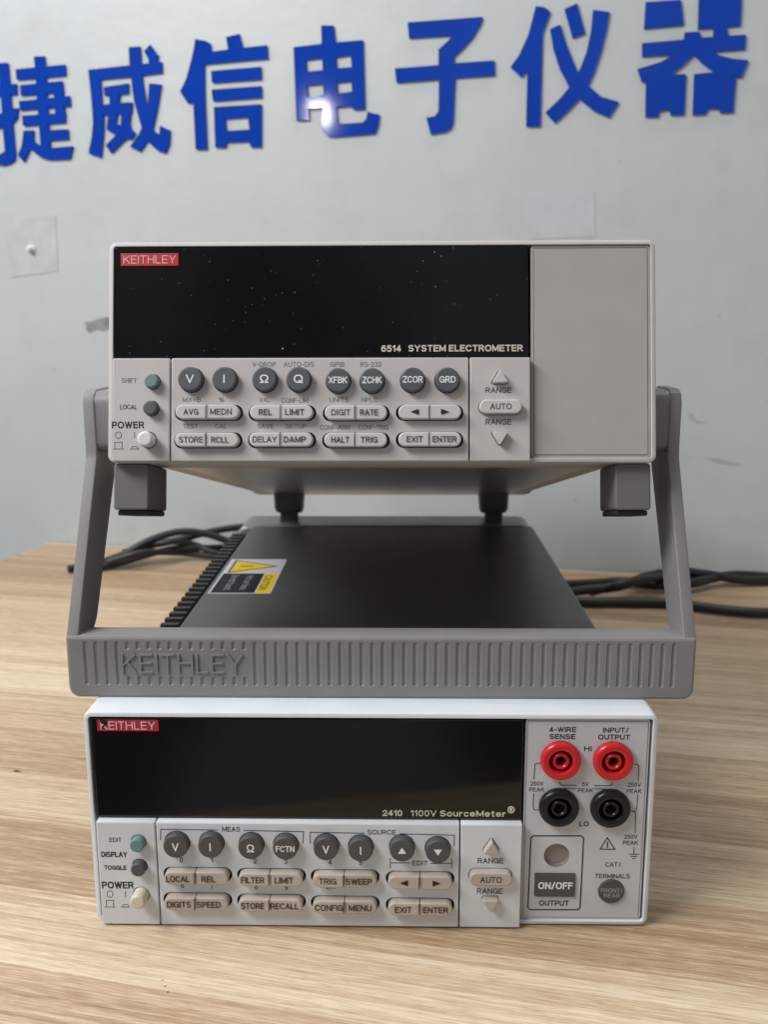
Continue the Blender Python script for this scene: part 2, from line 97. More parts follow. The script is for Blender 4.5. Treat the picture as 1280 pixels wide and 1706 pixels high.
LET = {'捷': [(1, [(-16.6, 475.4), (-4.9, 475.1), (-4.5, 456.0), (-4.7, 420.0), (-4.1, 391.3), (-5.1, 386.1), (-10.6, 382.8), (-18.0, 381.3), (-25.2, 382.4), (-26.4, 392.1), (-20.2, 391.9), (-15.3, 394.3), (-15.5, 414.4), (-15.1, 446.3)]), (1, [(-29.7, 455.7), (2.6, 455.7), (2.2, 446.3), (-30.7, 445.4)]), (1, [(-5.5, 433.8), (2.6, 433.5), (0.9, 424.9), (-4.7, 420.0), (-34.9, 412.6), (-34.9, 423.1)]), (1, [(23.7, 479.0), (34.7, 478.7), (35.0, 470.4), (34.5, 445.5), (34.2, 415.7), (34.5, 394.1), (24.3, 394.5), (24.1, 417.0), (23.9, 444.4), (24.0, 469.7)]), (1, [(3.2, 468.8), (55.9, 470.0), (55.9, 460.4), (3.4, 459.4)]), (1, [(7.0, 454.2), (51.8, 455.6), (52.6, 445.9), (6.7, 444.8)]), (1, [(42.3, 455.3), (51.8, 455.6), (52.5, 418.3), (42.4, 417.9)]), (1, [(4.2, 439.8), (58.7, 441.8), (59.0, 432.9), (4.5, 431.6)]), (1, [(6.6, 426.4), (53.1, 426.8), (52.5, 418.3), (6.8, 416.9)]), (1, [(33.3, 411.9), (54.5, 411.8), (54.8, 402.8), (33.1, 402.4)]), (1, [(7.0, 412.6), (17.7, 412.5), (17.1, 405.2), (13.4, 397.6), (4.5, 383.5), (-1.2, 389.9), (3.7, 398.8)]), (1, [(15.0, 405.3), (19.8, 400.8), (25.6, 397.1), (34.6, 395.4), (58.8, 396.2), (54.9, 384.7), (31.7, 384.7), (23.7, 387.2), (17.0, 392.2), (11.2, 396.8)])], '威': [(1, [(80.2, 464.0), (155.4, 466.8), (155.4, 457.4), (135.4, 456.4), (123.8, 455.8), (91.8, 455.0)]), (1, [(80.2, 464.0), (91.9, 463.8), (92.1, 451.3), (91.9, 434.6), (93.0, 421.0), (92.1, 408.4), (88.1, 384.6), (75.0, 389.0), (79.4, 403.0), (81.9, 416.5), (81.7, 435.1)]), (1, [(123.0, 481.3), (134.4, 481.4), (134.6, 467.5), (135.1, 452.3), (137.8, 431.5), (140.8, 417.2), (144.1, 407.0), (150.1, 402.9), (151.0, 410.9), (160.8, 406.3), (159.7, 394.6), (155.5, 386.3), (147.9, 388.3), (139.6, 395.4), (133.4, 405.8), (129.4, 419.4), (125.5, 434.6), (123.8, 455.4), (123.0, 466.1)]), (1, [(138.5, 477.1), (144.9, 482.4), (152.4, 472.6), (150.2, 465.8), (142.6, 466.3), (142.3, 469.9)]), (1, [(142.1, 448.6), (153.9, 447.2), (149.0, 426.8), (144.4, 412.0), (137.9, 398.8), (129.1, 388.6), (119.1, 393.3), (128.5, 403.4), (133.8, 412.5), (139.7, 431.4)]), (1, [(95.3, 447.8), (120.6, 449.8), (120.1, 441.1), (95.3, 440.3)]), (1, [(100.7, 441.2), (111.4, 441.1), (109.9, 433.7), (107.2, 422.1), (105.4, 415.4), (95.7, 409.9), (97.9, 421.7), (100.2, 433.3)]), (1, [(91.3, 432.2), (123.4, 433.0), (122.4, 423.9), (91.2, 423.1)]), (1, [(113.3, 433.1), (123.0, 433.0), (119.9, 414.8), (121.1, 409.7), (125.2, 405.7), (121.5, 400.4), (114.7, 400.6), (98.7, 388.1), (93.8, 395.5), (105.1, 404.4), (110.6, 413.5)]), (1, [(95.7, 409.9), (105.4, 415.4), (111.5, 412.6), (119.4, 406.4), (114.6, 399.8), (103.2, 405.4), (96.6, 409.0)])], '信': [(1, [(189.9, 484.3), (200.4, 482.1), (204.5, 479.8), (205.1, 472.6), (197.7, 461.8), (197.0, 435.0), (197.4, 387.9), (186.1, 388.3), (185.6, 430.6), (179.9, 429.3), (172.9, 439.9), (179.5, 450.6), (185.9, 468.1), (188.7, 477.6)]), (1, [(199.5, 472.1), (222.1, 473.6), (259.2, 474.9), (259.8, 463.8), (198.2, 462.5)]), (1, [(220.2, 484.1), (233.0, 486.0), (236.2, 473.5), (222.0, 472.4)]), (1, [(204.4, 456.1), (252.8, 457.0), (253.0, 446.6), (204.9, 446.0)]), (1, [(204.2, 439.9), (252.8, 440.6), (252.9, 430.9), (205.2, 430.1)]), (1, [(205.9, 424.7), (252.3, 424.9), (251.2, 387.8), (241.1, 388.2), (239.4, 393.2), (217.2, 393.3), (215.6, 388.8), (205.9, 389.2)]), (0, [(216.6, 414.0), (239.2, 414.6), (240.2, 403.5), (217.1, 403.2)])], '电': [(1, [(284.7, 471.7), (311.1, 472.9), (310.9, 488.1), (322.2, 487.4), (323.7, 473.3), (349.1, 473.7), (350.4, 416.1), (339.6, 416.2), (337.8, 419.5), (323.8, 419.0), (325.0, 405.7), (328.0, 404.4), (348.2, 404.7), (351.7, 407.7), (353.0, 413.6), (363.8, 410.7), (362.5, 401.7), (359.4, 395.0), (327.9, 393.9), (317.3, 394.0), (312.0, 397.4), (310.4, 404.0), (311.5, 419.2), (297.3, 418.6), (298.0, 409.4), (285.9, 409.5)]), (0, [(295.9, 460.5), (311.3, 461.5), (311.6, 450.9), (296.6, 450.2)]), (0, [(324.0, 461.2), (337.9, 462.3), (338.6, 451.8), (324.3, 451.8)]), (0, [(296.4, 439.1), (311.4, 439.5), (312.1, 429.5), (297.0, 428.3)]), (0, [(324.6, 440.0), (338.1, 440.4), (338.8, 431.3), (324.9, 430.4)])], '子': [(1, [(389.6, 485.5), (455.4, 485.7), (453.9, 480.6), (446.7, 469.8), (438.6, 462.0), (430.9, 455.6), (430.5, 449.9), (466.2, 450.1), (466.8, 438.3), (431.9, 437.9), (430.7, 401.6), (429.0, 396.6), (423.6, 393.7), (410.6, 392.3), (406.7, 406.2), (414.3, 407.0), (417.6, 410.8), (417.8, 437.6), (379.5, 436.9), (378.2, 448.6), (417.3, 449.1), (417.2, 461.7), (427.0, 469.5), (428.6, 472.8), (390.9, 472.9)])], '仪': [(1, [(500.8, 491.1), (507.9, 489.9), (513.1, 486.2), (506.9, 469.6), (507.0, 454.0), (507.1, 394.6), (495.0, 395.1), (495.0, 441.2), (489.5, 435.4), (480.4, 443.9), (487.5, 452.9), (495.1, 468.9)]), (1, [(524.8, 487.2), (535.2, 490.9), (542.6, 467.4), (532.2, 464.4)]), (1, [(513.2, 472.2), (521.7, 475.3), (526.9, 460.3), (537.1, 438.1), (546.9, 425.6), (558.2, 416.0), (572.8, 411.2), (565.2, 399.2), (552.4, 405.0), (540.3, 414.7), (531.2, 424.9), (522.9, 438.9), (516.9, 454.9)]), (1, [(548.6, 484.9), (562.1, 482.6), (560.0, 467.8), (556.1, 451.1), (551.2, 435.8), (546.9, 426.4), (538.7, 414.8), (531.1, 406.8), (519.5, 396.7), (511.2, 405.5), (523.6, 416.3), (532.7, 427.1), (539.4, 438.7), (544.4, 451.8), (547.6, 468.5)])], '器': [(1, [(591.3, 488.0), (619.3, 488.0), (622.6, 468.8), (590.8, 468.0)]), (1, [(633.3, 489.5), (666.8, 488.6), (667.3, 465.3), (634.0, 464.9)]), (1, [(646.1, 465.2), (656.4, 465.2), (658.4, 456.9), (646.6, 456.6)]), (1, [(589.8, 456.4), (623.3, 457.3), (623.7, 462.7), (635.6, 462.6), (636.6, 457.9), (672.1, 458.0), (672.0, 447.1), (590.3, 446.2)]), (1, [(618.0, 450.4), (613.1, 444.8), (605.8, 440.9), (587.0, 436.4), (590.9, 426.3), (602.7, 426.4), (613.8, 430.9), (623.3, 437.0), (631.8, 445.2), (632.8, 452.4)]), (1, [(630.2, 446.7), (639.6, 437.5), (649.0, 430.5), (670.6, 425.3), (675.3, 438.4), (663.1, 440.1), (652.6, 443.3), (644.2, 448.8), (637.3, 452.1)]), (1, [(594.3, 427.6), (600.2, 431.7), (626.6, 430.2), (626.9, 398.6), (615.9, 398.7), (614.1, 403.6), (606.2, 402.1), (605.7, 398.0), (595.3, 398.2)]), (1, [(633.0, 429.9), (651.2, 430.7), (666.2, 425.9), (666.1, 398.6), (655.7, 398.7), (654.4, 402.1), (645.5, 402.5), (643.8, 398.1), (633.7, 398.2)])]}
WALL = {'left': [(-22.2, 330.5), (34.0, 331.9), (33.2, 278.9), (-20.5, 273.7)], 'right': [(499.5, 339.4), (554.9, 339.7), (557.5, 300.8), (498.9, 300.5)], 'smudge': [(58.1, 229.4), (91.4, 235.1), (90.6, 223.4), (62.6, 218.7)], 's2': [(643.8, 148.6), (648.5, 147.1), (650.2, 142.8), (660.6, 139.8), (651.4, 139.7), (646.1, 142.8)], 's3': [(660.9, 108.7), (673.7, 108.0), (693.3, 102.6), (674.0, 103.6)]}
CABLE = {'arch': [[-299.2, 525.2, 4.0], [-282.2, 537.1, 5.0], [-256.6, 548.2, 11.0], [-229.8, 558.0, 24.0], [-203.0, 568.2, 30.0], [-178.4, 575.6, 26.0], [-153.1, 580.0, 16.0], [-129.7, 579.9, 10.0]], 'low': [[-278.4, 525.3, 4.0], [-260.1, 539.1, 4.5], [-234.8, 552.4, 10.0], [-208.9, 565.3, 14.0], [-182.1, 576.3, 12.0], [-152.1, 589.9, 10.0], [-132.1, 595.9, 8.0]], 'mid': [[-263.6, 532.9, 9.0], [-232.9, 535.8, 17.0], [-204.1, 568.7, 9.0], [-175.8, 572.9, 5.0], [-145.5, 567.4, 4.0], [-120.5, 555.8, 4.0]], 'inner': [[-272.1, 532.0, 4.0], [-260.4, 550.8, 8.0], [-239.9, 561.7, 16.0], [-212.8, 559.1, 22.0], [-192.9, 572.9, 17.0], [-172.4, 571.3, 9.0], [-150.1, 577.1, 4.0], [-130.9, 587.1, 4.0]], 'plug': [[-258.4, 564.3, 10.0], [-233.2, 569.3, 16.0], [-205.7, 578.0, 20.0], [-182.0, 592.6, 24.0], [-159.8, 603.1, 26.0], [-137.5, 614.7, 26.0]], 'ra': [[139.2, 424.4, 10.0], [162.8, 433.5, 11.0], [191.6, 441.1, 12.0], [223.6, 470.1, 13.0], [252.7, 482.6, 14.0], [279.3, 483.9, 11.0], [311.1, 484.6, 6.0], [344.0, 488.5, 5.0]], 'rb': [[143.3, 465.8, 6.0], [176.0, 475.4, 5.0], [205.9, 481.5, 5.0], [228.1, 466.5, 6.0], [258.4, 465.3, 8.0], [303.5, 493.2, 8.0], [347.0, 496.5, 5.0]], 'rc': [[136.9, 424.1, 5.0], [165.6, 420.9, 4.5], [197.2, 421.2, 4.5], [230.4, 418.1, 4.5], [259.6, 403.5, 4.5], [284.7, 394.1, 4.5], [312.1, 392.8, 4.5]], 'rd': [[171.0, 449.1, 5.0], [189.1, 430.6, 16.0], [214.8, 445.7, 17.0], [239.0, 470.0, 12.0], [269.2, 484.0, 5.0]]}
MARKS = [(-72.9, -33.3, 0.35), (-71.3, -36.4, 0.3), (-69.7, -39.4, 0.4), (-188.8, 126.6, 1.1)]

# ------------------------------------------------------------------ materials
def srgb(r, g, b):
    f = lambda c: (c / 255 / 12.92) if c / 255 <= 0.04045 else ((c / 255 + 0.055) / 1.055) ** 2.4
    return (f(r), f(g), f(b))

class NT:
    def __init__(s, name):
        s.m = bpy.data.materials.new(name)
        s.m.use_nodes = True
        s.t = s.m.node_tree
        s.b = s.t.nodes['Principled BSDF']
    def n(s, typ, **kw):
        nd = s.t.nodes.new(typ)
        for k, v in kw.items():
            if k.startswith('i_'):
                key = k[2:]
                nd.inputs[int(key) if key.isdigit() else key.replace('_', ' ')].default_value = v
            else:
                setattr(nd, k, v)
        return nd
    def l(s, a, b):
        s.t.links.new(a, b)
    def math(s, op, a, b=None, clamp=False):
        nd = s.n('ShaderNodeMath', operation=op, use_clamp=clamp)
        for i, v in enumerate((a, b)):
            if v is None: continue
            if hasattr(v, 'links'): s.l(v, nd.inputs[i])
            else: nd.inputs[i].default_value = v
        return nd.outputs[0]
    def mix(s, fac, a, b, mode='MIX'):
        nd = s.n('ShaderNodeMix', data_type='RGBA', blend_type=mode)
        for k, v in ((0, fac), (6, a), (7, b)):
            if hasattr(v, 'links'): s.l(v, nd.inputs[k])
            else: nd.inputs[k].default_value = v if k == 0 else (*v, 1) if len(v) == 3 else v
        return nd.outputs[2]
    def coords(s, scale=(1, 1, 1)):
        tc = s.n('ShaderNodeTexCoord')
        mp = s.n('ShaderNodeMapping')
        mp.inputs['Scale'].default_value = scale
        s.l(tc.outputs['Object'], mp.inputs['Vector'])
        return mp.outputs['Vector']
    def noise(s, vec, scale, detail=3, rough=0.5):
        nd = s.n('ShaderNodeTexNoise', i_Scale=scale, i_Detail=detail, i_Roughness=rough)
        s.l(vec, nd.inputs['Vector'])
        return nd.outputs['Fac']
    def ramp(s, fac, stops):
        nd = s.n('ShaderNodeValToRGB')
        e = nd.color_ramp.elements
        while len(e) < len(stops): e.new(0.5)
        for el, (p, c) in zip(e, stops):
            el.position = p
            el.color = (*c, 1) if len(c) == 3 else c
        s.l(fac, nd.inputs['Fac'])
        return nd.outputs['Color']
    def bump(s, h, strength, dist=0.0002):
        nd = s.n('ShaderNodeBump', i_Strength=strength, i_Distance=dist)
        s.l(h, nd.inputs['Height'])
        s.l(nd.outputs['Normal'], s.b.inputs['Normal'])

def plastic(name, rgb, rough=0.45, grain=2500, bump=0.08, var=0.03, spec=0.5, dirt=0.0):
    k = NT(name)
    v = k.coords()
    n1 = k.noise(v, 60, 4)
    lo = tuple(c * (1 - var) for c in rgb)
    hi = tuple(min(1, c * (1 + var)) for c in rgb)
    c = k.ramp(n1, [(0.3, lo), (0.7, hi)])
    if dirt:
        n3 = k.noise(v, 220, 5, 0.7)
        f = k.math('MULTIPLY', k.math('SUBTRACT', n3, 0.58, True), dirt * 6, True)
        c = k.mix(f, c, tuple(x * 0.55 for x in rgb))
    k.l(c, k.b.inputs['Base Color'])
    n2 = k.noise(v, grain, 2)
    k.bump(n2, bump)
    r = k.math('ADD', k.math('MULTIPLY', n1, 0.16), rough - 0.08)
    k.l(r, k.b.inputs['Roughness'])
    k.b.inputs['Specular IOR Level'].default_value = spec
    return k.m

def flat(name, rgb, rough=0.6, spec=0.3):
    k = NT(name)
    v = k.coords()
    n1 = k.noise(v, 900, 2)
    k.l(k.ramp(n1, [(0.3, tuple(c * 0.93 for c in rgb)), (0.7, tuple(min(1, c * 1.05) for c in rgb))]), k.b.inputs['Base Color'])
    k.b.inputs['Roughness'].default_value = rough
    k.b.inputs['Specular IOR Level'].default_value = spec
    return k.m

M = {}
M['bezelU'] = plastic('warm beige casing plastic', (0.50, 0.475, 0.45), 0.5, dirt=0.1)
M['panelU'] = plastic('beige key panel plastic', (0.47, 0.44, 0.425), 0.55, dirt=0.08)
M['blankU'] = plastic('grey beige blank panel', (0.36, 0.345, 0.325), 0.6, dirt=0.05)
M['bezelL'] = plastic('cool white casing plastic', (0.61, 0.64, 0.665), 0.42, dirt=0.08)
M['panelL'] = plastic('cool white key panel plastic', (0.585, 0.605, 0.63), 0.45, dirt=0.06)
M['termL'] = plastic('light grey terminal panel', (0.50, 0.505, 0.525), 0.5, dirt=0.04)
M['keyU'] = plastic('pale beige key plastic', (0.52, 0.49, 0.475), 0.5)
M['keyL'] = plastic('tan beige key plastic', (0.43, 0.375, 0.325), 0.5, var=0.1, dirt=0.1)
M['darkU'] = plastic('slate grey key plastic', (0.075, 0.08, 0.09), 0.5, var=0.1)
M['darkL'] = plastic('charcoal key plastic', (0.062, 0.062, 0.066), 0.5, var=0.1)
M['teal'] = plastic('grey teal key plastic', (0.125, 0.215, 0.21), 0.5)
M['white'] = plastic('white key plastic', (0.62, 0.61, 0.60), 0.4)
M['cream'] = plastic('cream key plastic', (0.56, 0.50, 0.40), 0.4)
M['gap'] = flat('gap shade and smear black', (0.012, 0.012, 0.012))  # black for the painted shade in the key holes and for the badge smear
M['handle'] = plastic('grainy grey brown plastic', (0.215, 0.208, 0.21), 0.42, grain=1500, bump=0.35, var=0.05)
M['handleD'] = plastic('dark grainy plastic', (0.16, 0.15, 0.15), 0.45, grain=1500, bump=0.3, var=0.05)
M['knot'] = flat('dark wood fleck', (0.07, 0.045, 0.03))
M['foot'] = plastic('grey brown foot plastic', (0.125, 0.12, 0.122), 0.5, bump=0.2)
M['footR'] = plastic('dark rear foot plastic', (0.045, 0.043, 0.043), 0.5)
M['rubber'] = plastic('black rubber', (0.016, 0.016, 0.016), 0.55)
M['cover'] = plastic('dark grey painted steel', (0.052, 0.052, 0.054), 0.42, grain=1800, bump=0.25, var=0.08)
M['sink'] = plastic('black anodised fin metal', (0.012, 0.012, 0.013), 0.5)
M['rear'] = plastic('dark grey rear moulding', (0.15, 0.147, 0.15), 0.3, bump=0.15)
M['caseU'] = plastic('beige painted steel', (0.40, 0.37, 0.34), 0.45, bump=0.1)
M['cable'] = plastic('black cable rubber', (0.011, 0.011, 0.014), 0.45, var=0.2)
M['red'] = plastic('glossy red plastic', (0.52, 0.012, 0.016), 0.25, bump=0.02)
M['black'] = plastic('glossy black plastic', (0.007, 0.007, 0.008), 0.3, bump=0.02, spec=0.35)
M['brass'] = plastic('dull socket metal', (0.10, 0.085, 0.07), 0.35)
M['brass'].node_tree.nodes['Principled BSDF'].inputs['Metallic'].default_value = 0.8
M['alu'] = plastic('dull aluminium', (0.50, 0.51, 0.51), 0.32, var=0.1, bump=0.15)
M['alu'].node_tree.nodes['Principled BSDF'].inputs['Metallic'].default_value = 0.75
M['window'] = plastic('smoky indicator window', (0.235, 0.20, 0.18), 0.3, bump=0.02)
I = {'dark': (0.05, 0.05, 0.055), 'black': (0.018, 0.018, 0.02), 'ink': (0.03, 0.03, 0.033), 'ink2': (0.02, 0.02, 0.022), 'teal': (0.13, 0.165, 0.165),
     'grey': (0.16, 0.16, 0.16), 'cream': (0.55, 0.52, 0.42), 'white': (0.75, 0.75, 0.74), 'lgrey': (0.30, 0.30, 0.30)}
INK = {k: flat(k + ' ink', v) for k, v in I.items()}
M['badge'] = flat('red badge enamel', (0.42, 0.022, 0.035), 0.35, 0.5)
M['badgetxt'] = flat('pale pink badge ink', (0.62, 0.42, 0.42))
M['badgetxt2'] = flat('white badge ink', (0.66, 0.56, 0.55))
M['yellow'] = flat('yellow sticker ink', (0.60, 0.43, 0.02), 0.5, 0.2)
M['stwhite'] = flat('white sticker vinyl', (0.47, 0.47, 0.51), 0.3, 0.5)
M['stgrey'] = flat('pale sticker print', (0.30, 0.30, 0.33), 0.3, 0.4)
M['stblack'] = flat('black sticker ink', (0.012, 0.012, 0.018), 0.55, 0.15)

def display_mat(name, base, specks):
    k = NT(name)
    v = k.coords()
    c = None
    if specks:
        vo = k.n('ShaderNodeTexVoronoi', i_Scale=420.0)
        k.l(v, vo.inputs['Vector'])
        sep = k.n('ShaderNodeSeparateColor')
        k.l(vo.outputs['Color'], sep.inputs[0])
        big = k.noise(v, 28, 3)
        # few cells carry a dust speck, each with a radius of its own
        rad = k.math('MULTIPLY', k.math('SUBTRACT', k.math('ADD', sep.outputs[0], k.math('MULTIPLY', k.math('SUBTRACT', big, 0.5), 1.3)), 0.46, True), 0.32)
        f = k.math('LESS_THAN', vo.outputs['Distance'], rad)
        f = k.math('MULTIPLY', f, k.math('MULTIPLY', sep.outputs[1], 0.7))
        haze = k.math('MULTIPLY', k.math('SUBTRACT', k.noise(v, 45, 5, 0.65), 0.5, True), 0.015)
        f = k.math('ADD', f, haze, True)
        k.l(k.mix(f, base, (0.5, 0.49, 0.46)), k.b.inputs['Base Color'])
    else:
        haze = k.math('MULTIPLY', k.math('SUBTRACT', k.noise(v, 30, 4, 0.6), 0.48, True), 0.012)
        k.l(k.mix(haze, base, (0.4, 0.38, 0.35)), k.b.inputs['Base Color'])
    k.l(k.math('ADD', k.math('MULTIPLY', k.noise(v, 60, 5), 0.10), 0.02), k.b.inputs['Roughness'])
    k.b.inputs['Specular IOR Level'].default_value = 0.24 if specks else 0.42
    return k.m
M['dispU'] = display_mat('dusty black display window', (0.0045, 0.0046, 0.005), True)
M['dispL'] = display_mat('glossy black display window', (0.0035, 0.0034, 0.0034), False)

def letter_mat():
    k = NT('glossy blue acrylic')
    v = k.coords()
    n = k.noise(v, 14, 3)
    k.l(k.ramp(n, [(0.3, (0.003, 0.034, 0.29)), (0.7, (0.004, 0.045, 0.35))]), k.b.inputs['Base Color'])
    k.b.inputs['Roughness'].default_value = 0.06
    k.b.inputs['Specular IOR Level'].default_value = 0.3
    k.bump(k.noise(v, 14, 2), 0.07, 0.002)
    return k.m
M['blue'] = letter_mat()

def wall_mat():
    k = NT('off white plaster wall')
    v = k.coords()
    n1 = k.noise(v, 2.2, 4, 0.6)
    c = k.ramp(n1, [(0.25, (0.395, 0.425, 0.43)), (0.75, (0.455, 0.48, 0.48))])
    n2 = k.noise(v, 17, 6, 0.65)                         # grubby smears
    f2 = k.math('MULTIPLY', k.math('SUBTRACT', n2, 0.54, True), 1.7, True)
    c = k.mix(f2, c, (0.33, 0.34, 0.335))
    n4 = k.noise(k.coords((9, 1, 3)), 3.0, 5, 0.6)        # roller strokes
    c = k.mix(k.math('MULTIPLY', k.math('SUBTRACT', n4, 0.45, True), 0.9, True), c, (0.50, 0.525, 0.52))
    n3 = k.noise(v, 70, 3)                               # small dents, their shade put into the colour
    f3 = k.math('MULTIPLY', k.math('SUBTRACT', n3, 0.70, True), 4, True)
    c = k.mix(f3, c, (0.27, 0.27, 0.27))
    k.l(c, k.b.inputs['Base Color'])
    k.b.inputs['Roughness'].default_value = 0.42
    k.bump(k.math('ADD', k.noise(v, 30, 5, 0.6), k.math('MULTIPLY', k.noise(v, 6, 2), 2.0)), 0.35, 0.0015)
    return k.m
M['wall'] = wall_mat()
M['tape'] = plastic('clear tape on plaster', (0.42, 0.447, 0.45), 0.38, var=0.08, bump=0.3, grain=300)
M['tape2'] = plastic('grey tape mark on plaster', (0.418, 0.444, 0.452), 0.5, var=0.05)
M['scuff'] = plastic('grey scuff on plaster', (0.19, 0.19, 0.185), 0.7, grain=300, var=0.4)
M['scuff2'] = plastic('faint grey scratch on plaster', (0.345, 0.36, 0.36), 0.7, var=0.1)

def wood_mat():
    k = NT('light oak laminate')
    tc = k.n('ShaderNodeTexCoord')
    sep = k.n('ShaderNodeSeparateXYZ')
    k.l(tc.outputs['Object'], sep.inputs[0])
    wob = k.noise(k.coords((1.0, 4, 1)), 2.0, 2)
    yy = k.math('ADD', sep.outputs[1], k.math('MULTIPLY', wob, 0.016))
    strip = k.math('FLOOR', k.math('DIVIDE', yy, 0.047))
    wn = k.n('ShaderNodeTexWhiteNoise', noise_dimensions='1D')
    k.l(strip, wn.inputs['W'])
    def grain(sx, sy, det, rough, shift=0.0):
        cmb = k.n('ShaderNodeCombineXYZ')
        k.l(k.math('ADD', k.math('MULTIPLY', sep.outputs[0], sx), k.math('MULTIPLY', wn.outputs['Value'], 7.0 + shift)), cmb.inputs[0])
        k.l(k.math('MULTIPLY', yy, sy), cmb.inputs[1])
        return k.noise(cmb.outputs[0], 1.0, det, rough)
    n1 = grain(0.8, 68, 6, 0.72)                         # soft bands running with the grain
    n2 = grain(5.0, 520, 4, 0.7, 3)                     # streaks a few millimetres wide
    n3 = grain(70.0, 2200, 3, 0.7, 5)                   # short fine pores
    n4 = grain(1.6, 150, 3, 0.6, 9)                      # thin darker growth lines
    tone = k.math('ADD', k.math('MULTIPLY', n1, 0.92), k.math('MULTIPLY', k.math('SUBTRACT', wn.outputs['Value'], 0.42), 0.40))
    tone = k.math('ADD', tone, k.math('MULTIPLY', k.math('SUBTRACT', n2, 0.5), 1.0))
    tone = k.math('ADD', tone, k.math('MULTIPLY', k.math('SUBTRACT', n3, 0.5), 1.2))
    c = k.ramp(tone, [(0.14, (0.26, 0.165, 0.09)), (0.38, (0.40, 0.28, 0.172)), (0.56, (0.52, 0.392, 0.255)), (0.88, (0.71, 0.595, 0.44))])
    dark = k.math('MULTIPLY', k.math('SUBTRACT', n4, 0.60, True), 4.5, True)
    c = k.mix(k.math('MULTIPLY', dark, 0.75), c, (0.30, 0.185, 0.10))
    n5 = grain(85.0, 1700, 2, 0.5, 13)                   # dark pores and pale flecks
    c = k.mix(k.math('MULTIPLY', k.math('SUBTRACT', n5, 0.60, True), 4.0, True), c, (0.24, 0.15, 0.085))
    c = k.mix(k.math('MULTIPLY', k.math('SUBTRACT', 0.40, n5, True), 3.5, True), c, (0.74, 0.64, 0.50))
    seam = k.math('LESS_THAN', k.math('FRACT', k.math('DIVIDE', yy, 0.047)), 0.012)
    c = k.mix(k.math('MULTIPLY', seam, 0.4), c, (0.27, 0.17, 0.10))
    k.l(c, k.b.inputs['Base Color'])
    k.l(k.math('ADD', k.math('MULTIPLY', n2, 0.2), 0.36), k.b.inputs['Roughness'])
    k.b.inputs['Specular IOR Level'].default_value = 0.35
    k.bump(k.math('ADD', n2, k.math('MULTIPLY', n3, 0.6)), 0.25, 0.0003)
    return k.m
M['wood'] = wood_mat()

# ------------------------------------------------------------------ mesh helpers (mm)
class MB:
    def __init__(s): s.v = []; s.f = []
    def add(s, v, f):
        o = len(s.v); s.v += [tuple(p) for p in v]; s.f += [[i + o for i in q] for q in f]; return s
    def build(s, name, mat, parent=None, angle=35, world=False):
        me = bpy.data.meshes.new(name)
        me.from_pydata([(x * S, y * S, z * S) for x, y, z in s.v], [], s.f)
        me.materials.append(mat)
        me.validate()
        me.set_sharp_from_angle(angle=math.radians(angle))
        me.polygons.foreach_set('use_smooth', [len(p.vertices) <= 4 for p in me.polygons])
        o = bpy.data.objects.new(name, me)
        col.objects.link(o)
        if parent:
            o.parent = parent
            if world: o.matrix_parent_inverse = world_of(parent).inverted()
        return o

def world_of(o):
    return Matrix.Translation(o.location) @ o.rotation_euler.to_matrix().to_4x4()

def thing(name, label, cat, loc=(0, 0, 0), rot=(0, 0, 0), group=None):
    o = bpy.data.objects.new(name, None)
    o.empty_display_size = 0.02
    col.objects.link(o)
    o.location = [c * S for c in loc]
    o.rotation_euler = rot
    return tag(o, label, cat, group)

def tag(o, label, cat, group=None):
    o['label'] = label; o['category'] = cat
    if group: o['group'] = group
    return o

def rrect(x0, x1, z0, z1, r=1.0, n=5, rs=None):
    """counter-clockwise rounded rectangle; rs = radii (bl, br, tr, tl)"""
    rs = rs or (r, r, r, r)
    P = []
    for (cx, cz, a0, q) in ((x0, z0, 180, rs[0]), (x1, z0, 270, rs[1]), (x1, z1, 0, rs[2]), (x0, z1, 90, rs[3])):
        sx = 1 if cx == x0 else -1; sz = 1 if cz == z0 else -1
        ox, oz = cx + sx * q, cz + sz * q
        if q < 1e-6: P.append((cx, cz)); continue
        for i in range(n + 1):
            a = math.radians(a0 + 90 * i / n)
            P.append((ox + q * math.cos(a), oz + q * math.sin(a)))
    return P

def circle(cx, cz, r, n=32, rz=None):
    return [(cx + r * math.cos(2 * math.pi * i / n), cz + (rz or r) * math.sin(2 * math.pi * i / n)) for i in range(n)]

def inset(P, d):
    """move a counter-clockwise outline inward by d"""
    n = len(P); Q = []
    for i in range(n):
        a, b, c = P[i - 1], P[i], P[(i + 1) % n]
        e1 = Vector((b[0] - a[0], b[1] - a[1])); e2 = Vector((c[0] - b[0], c[1] - b[1]))
        if e1.length < 1e-9: e1 = e2
        if e2.length < 1e-9: e2 = e1
        n1 = Vector((-e1.y, e1.x)).normalized(); n2 = Vector((-e2.y, e2.x)).normalized()
        m = (n1 + n2)
        m = m / max(0.35, m.length_squared / 2) if m.length > 1e-6 else n1
        Q.append((b[0] + m.x * d, b[1] + m.y * d))
    return Q

def loft(P, rings, cap_front=True, cap_back=True, mb=None):
    """rings: (inset, depth) from back to front; outline P in (x, z), depth along y"""
    mb = mb or MB()
    n = len(P); V = []; F = []
    for d, y in rings:
        V += [(x, y, z) for x, z in (inset(P, d) if abs(d) > 1e-9 else P)]
    for k in range(len(rings) - 1):
        for i in range(n):
            j = (i + 1) % n
            F.append([k * n + i, k * n + j, (k + 1) * n + j, (k + 1) * n + i])
    L = (len(rings) - 1) * n
    if cap_front: F.append(list(range(L, L + n)))
    if cap_back: F.append(list(range(n))[::-1])
    return mb.add(V, F)

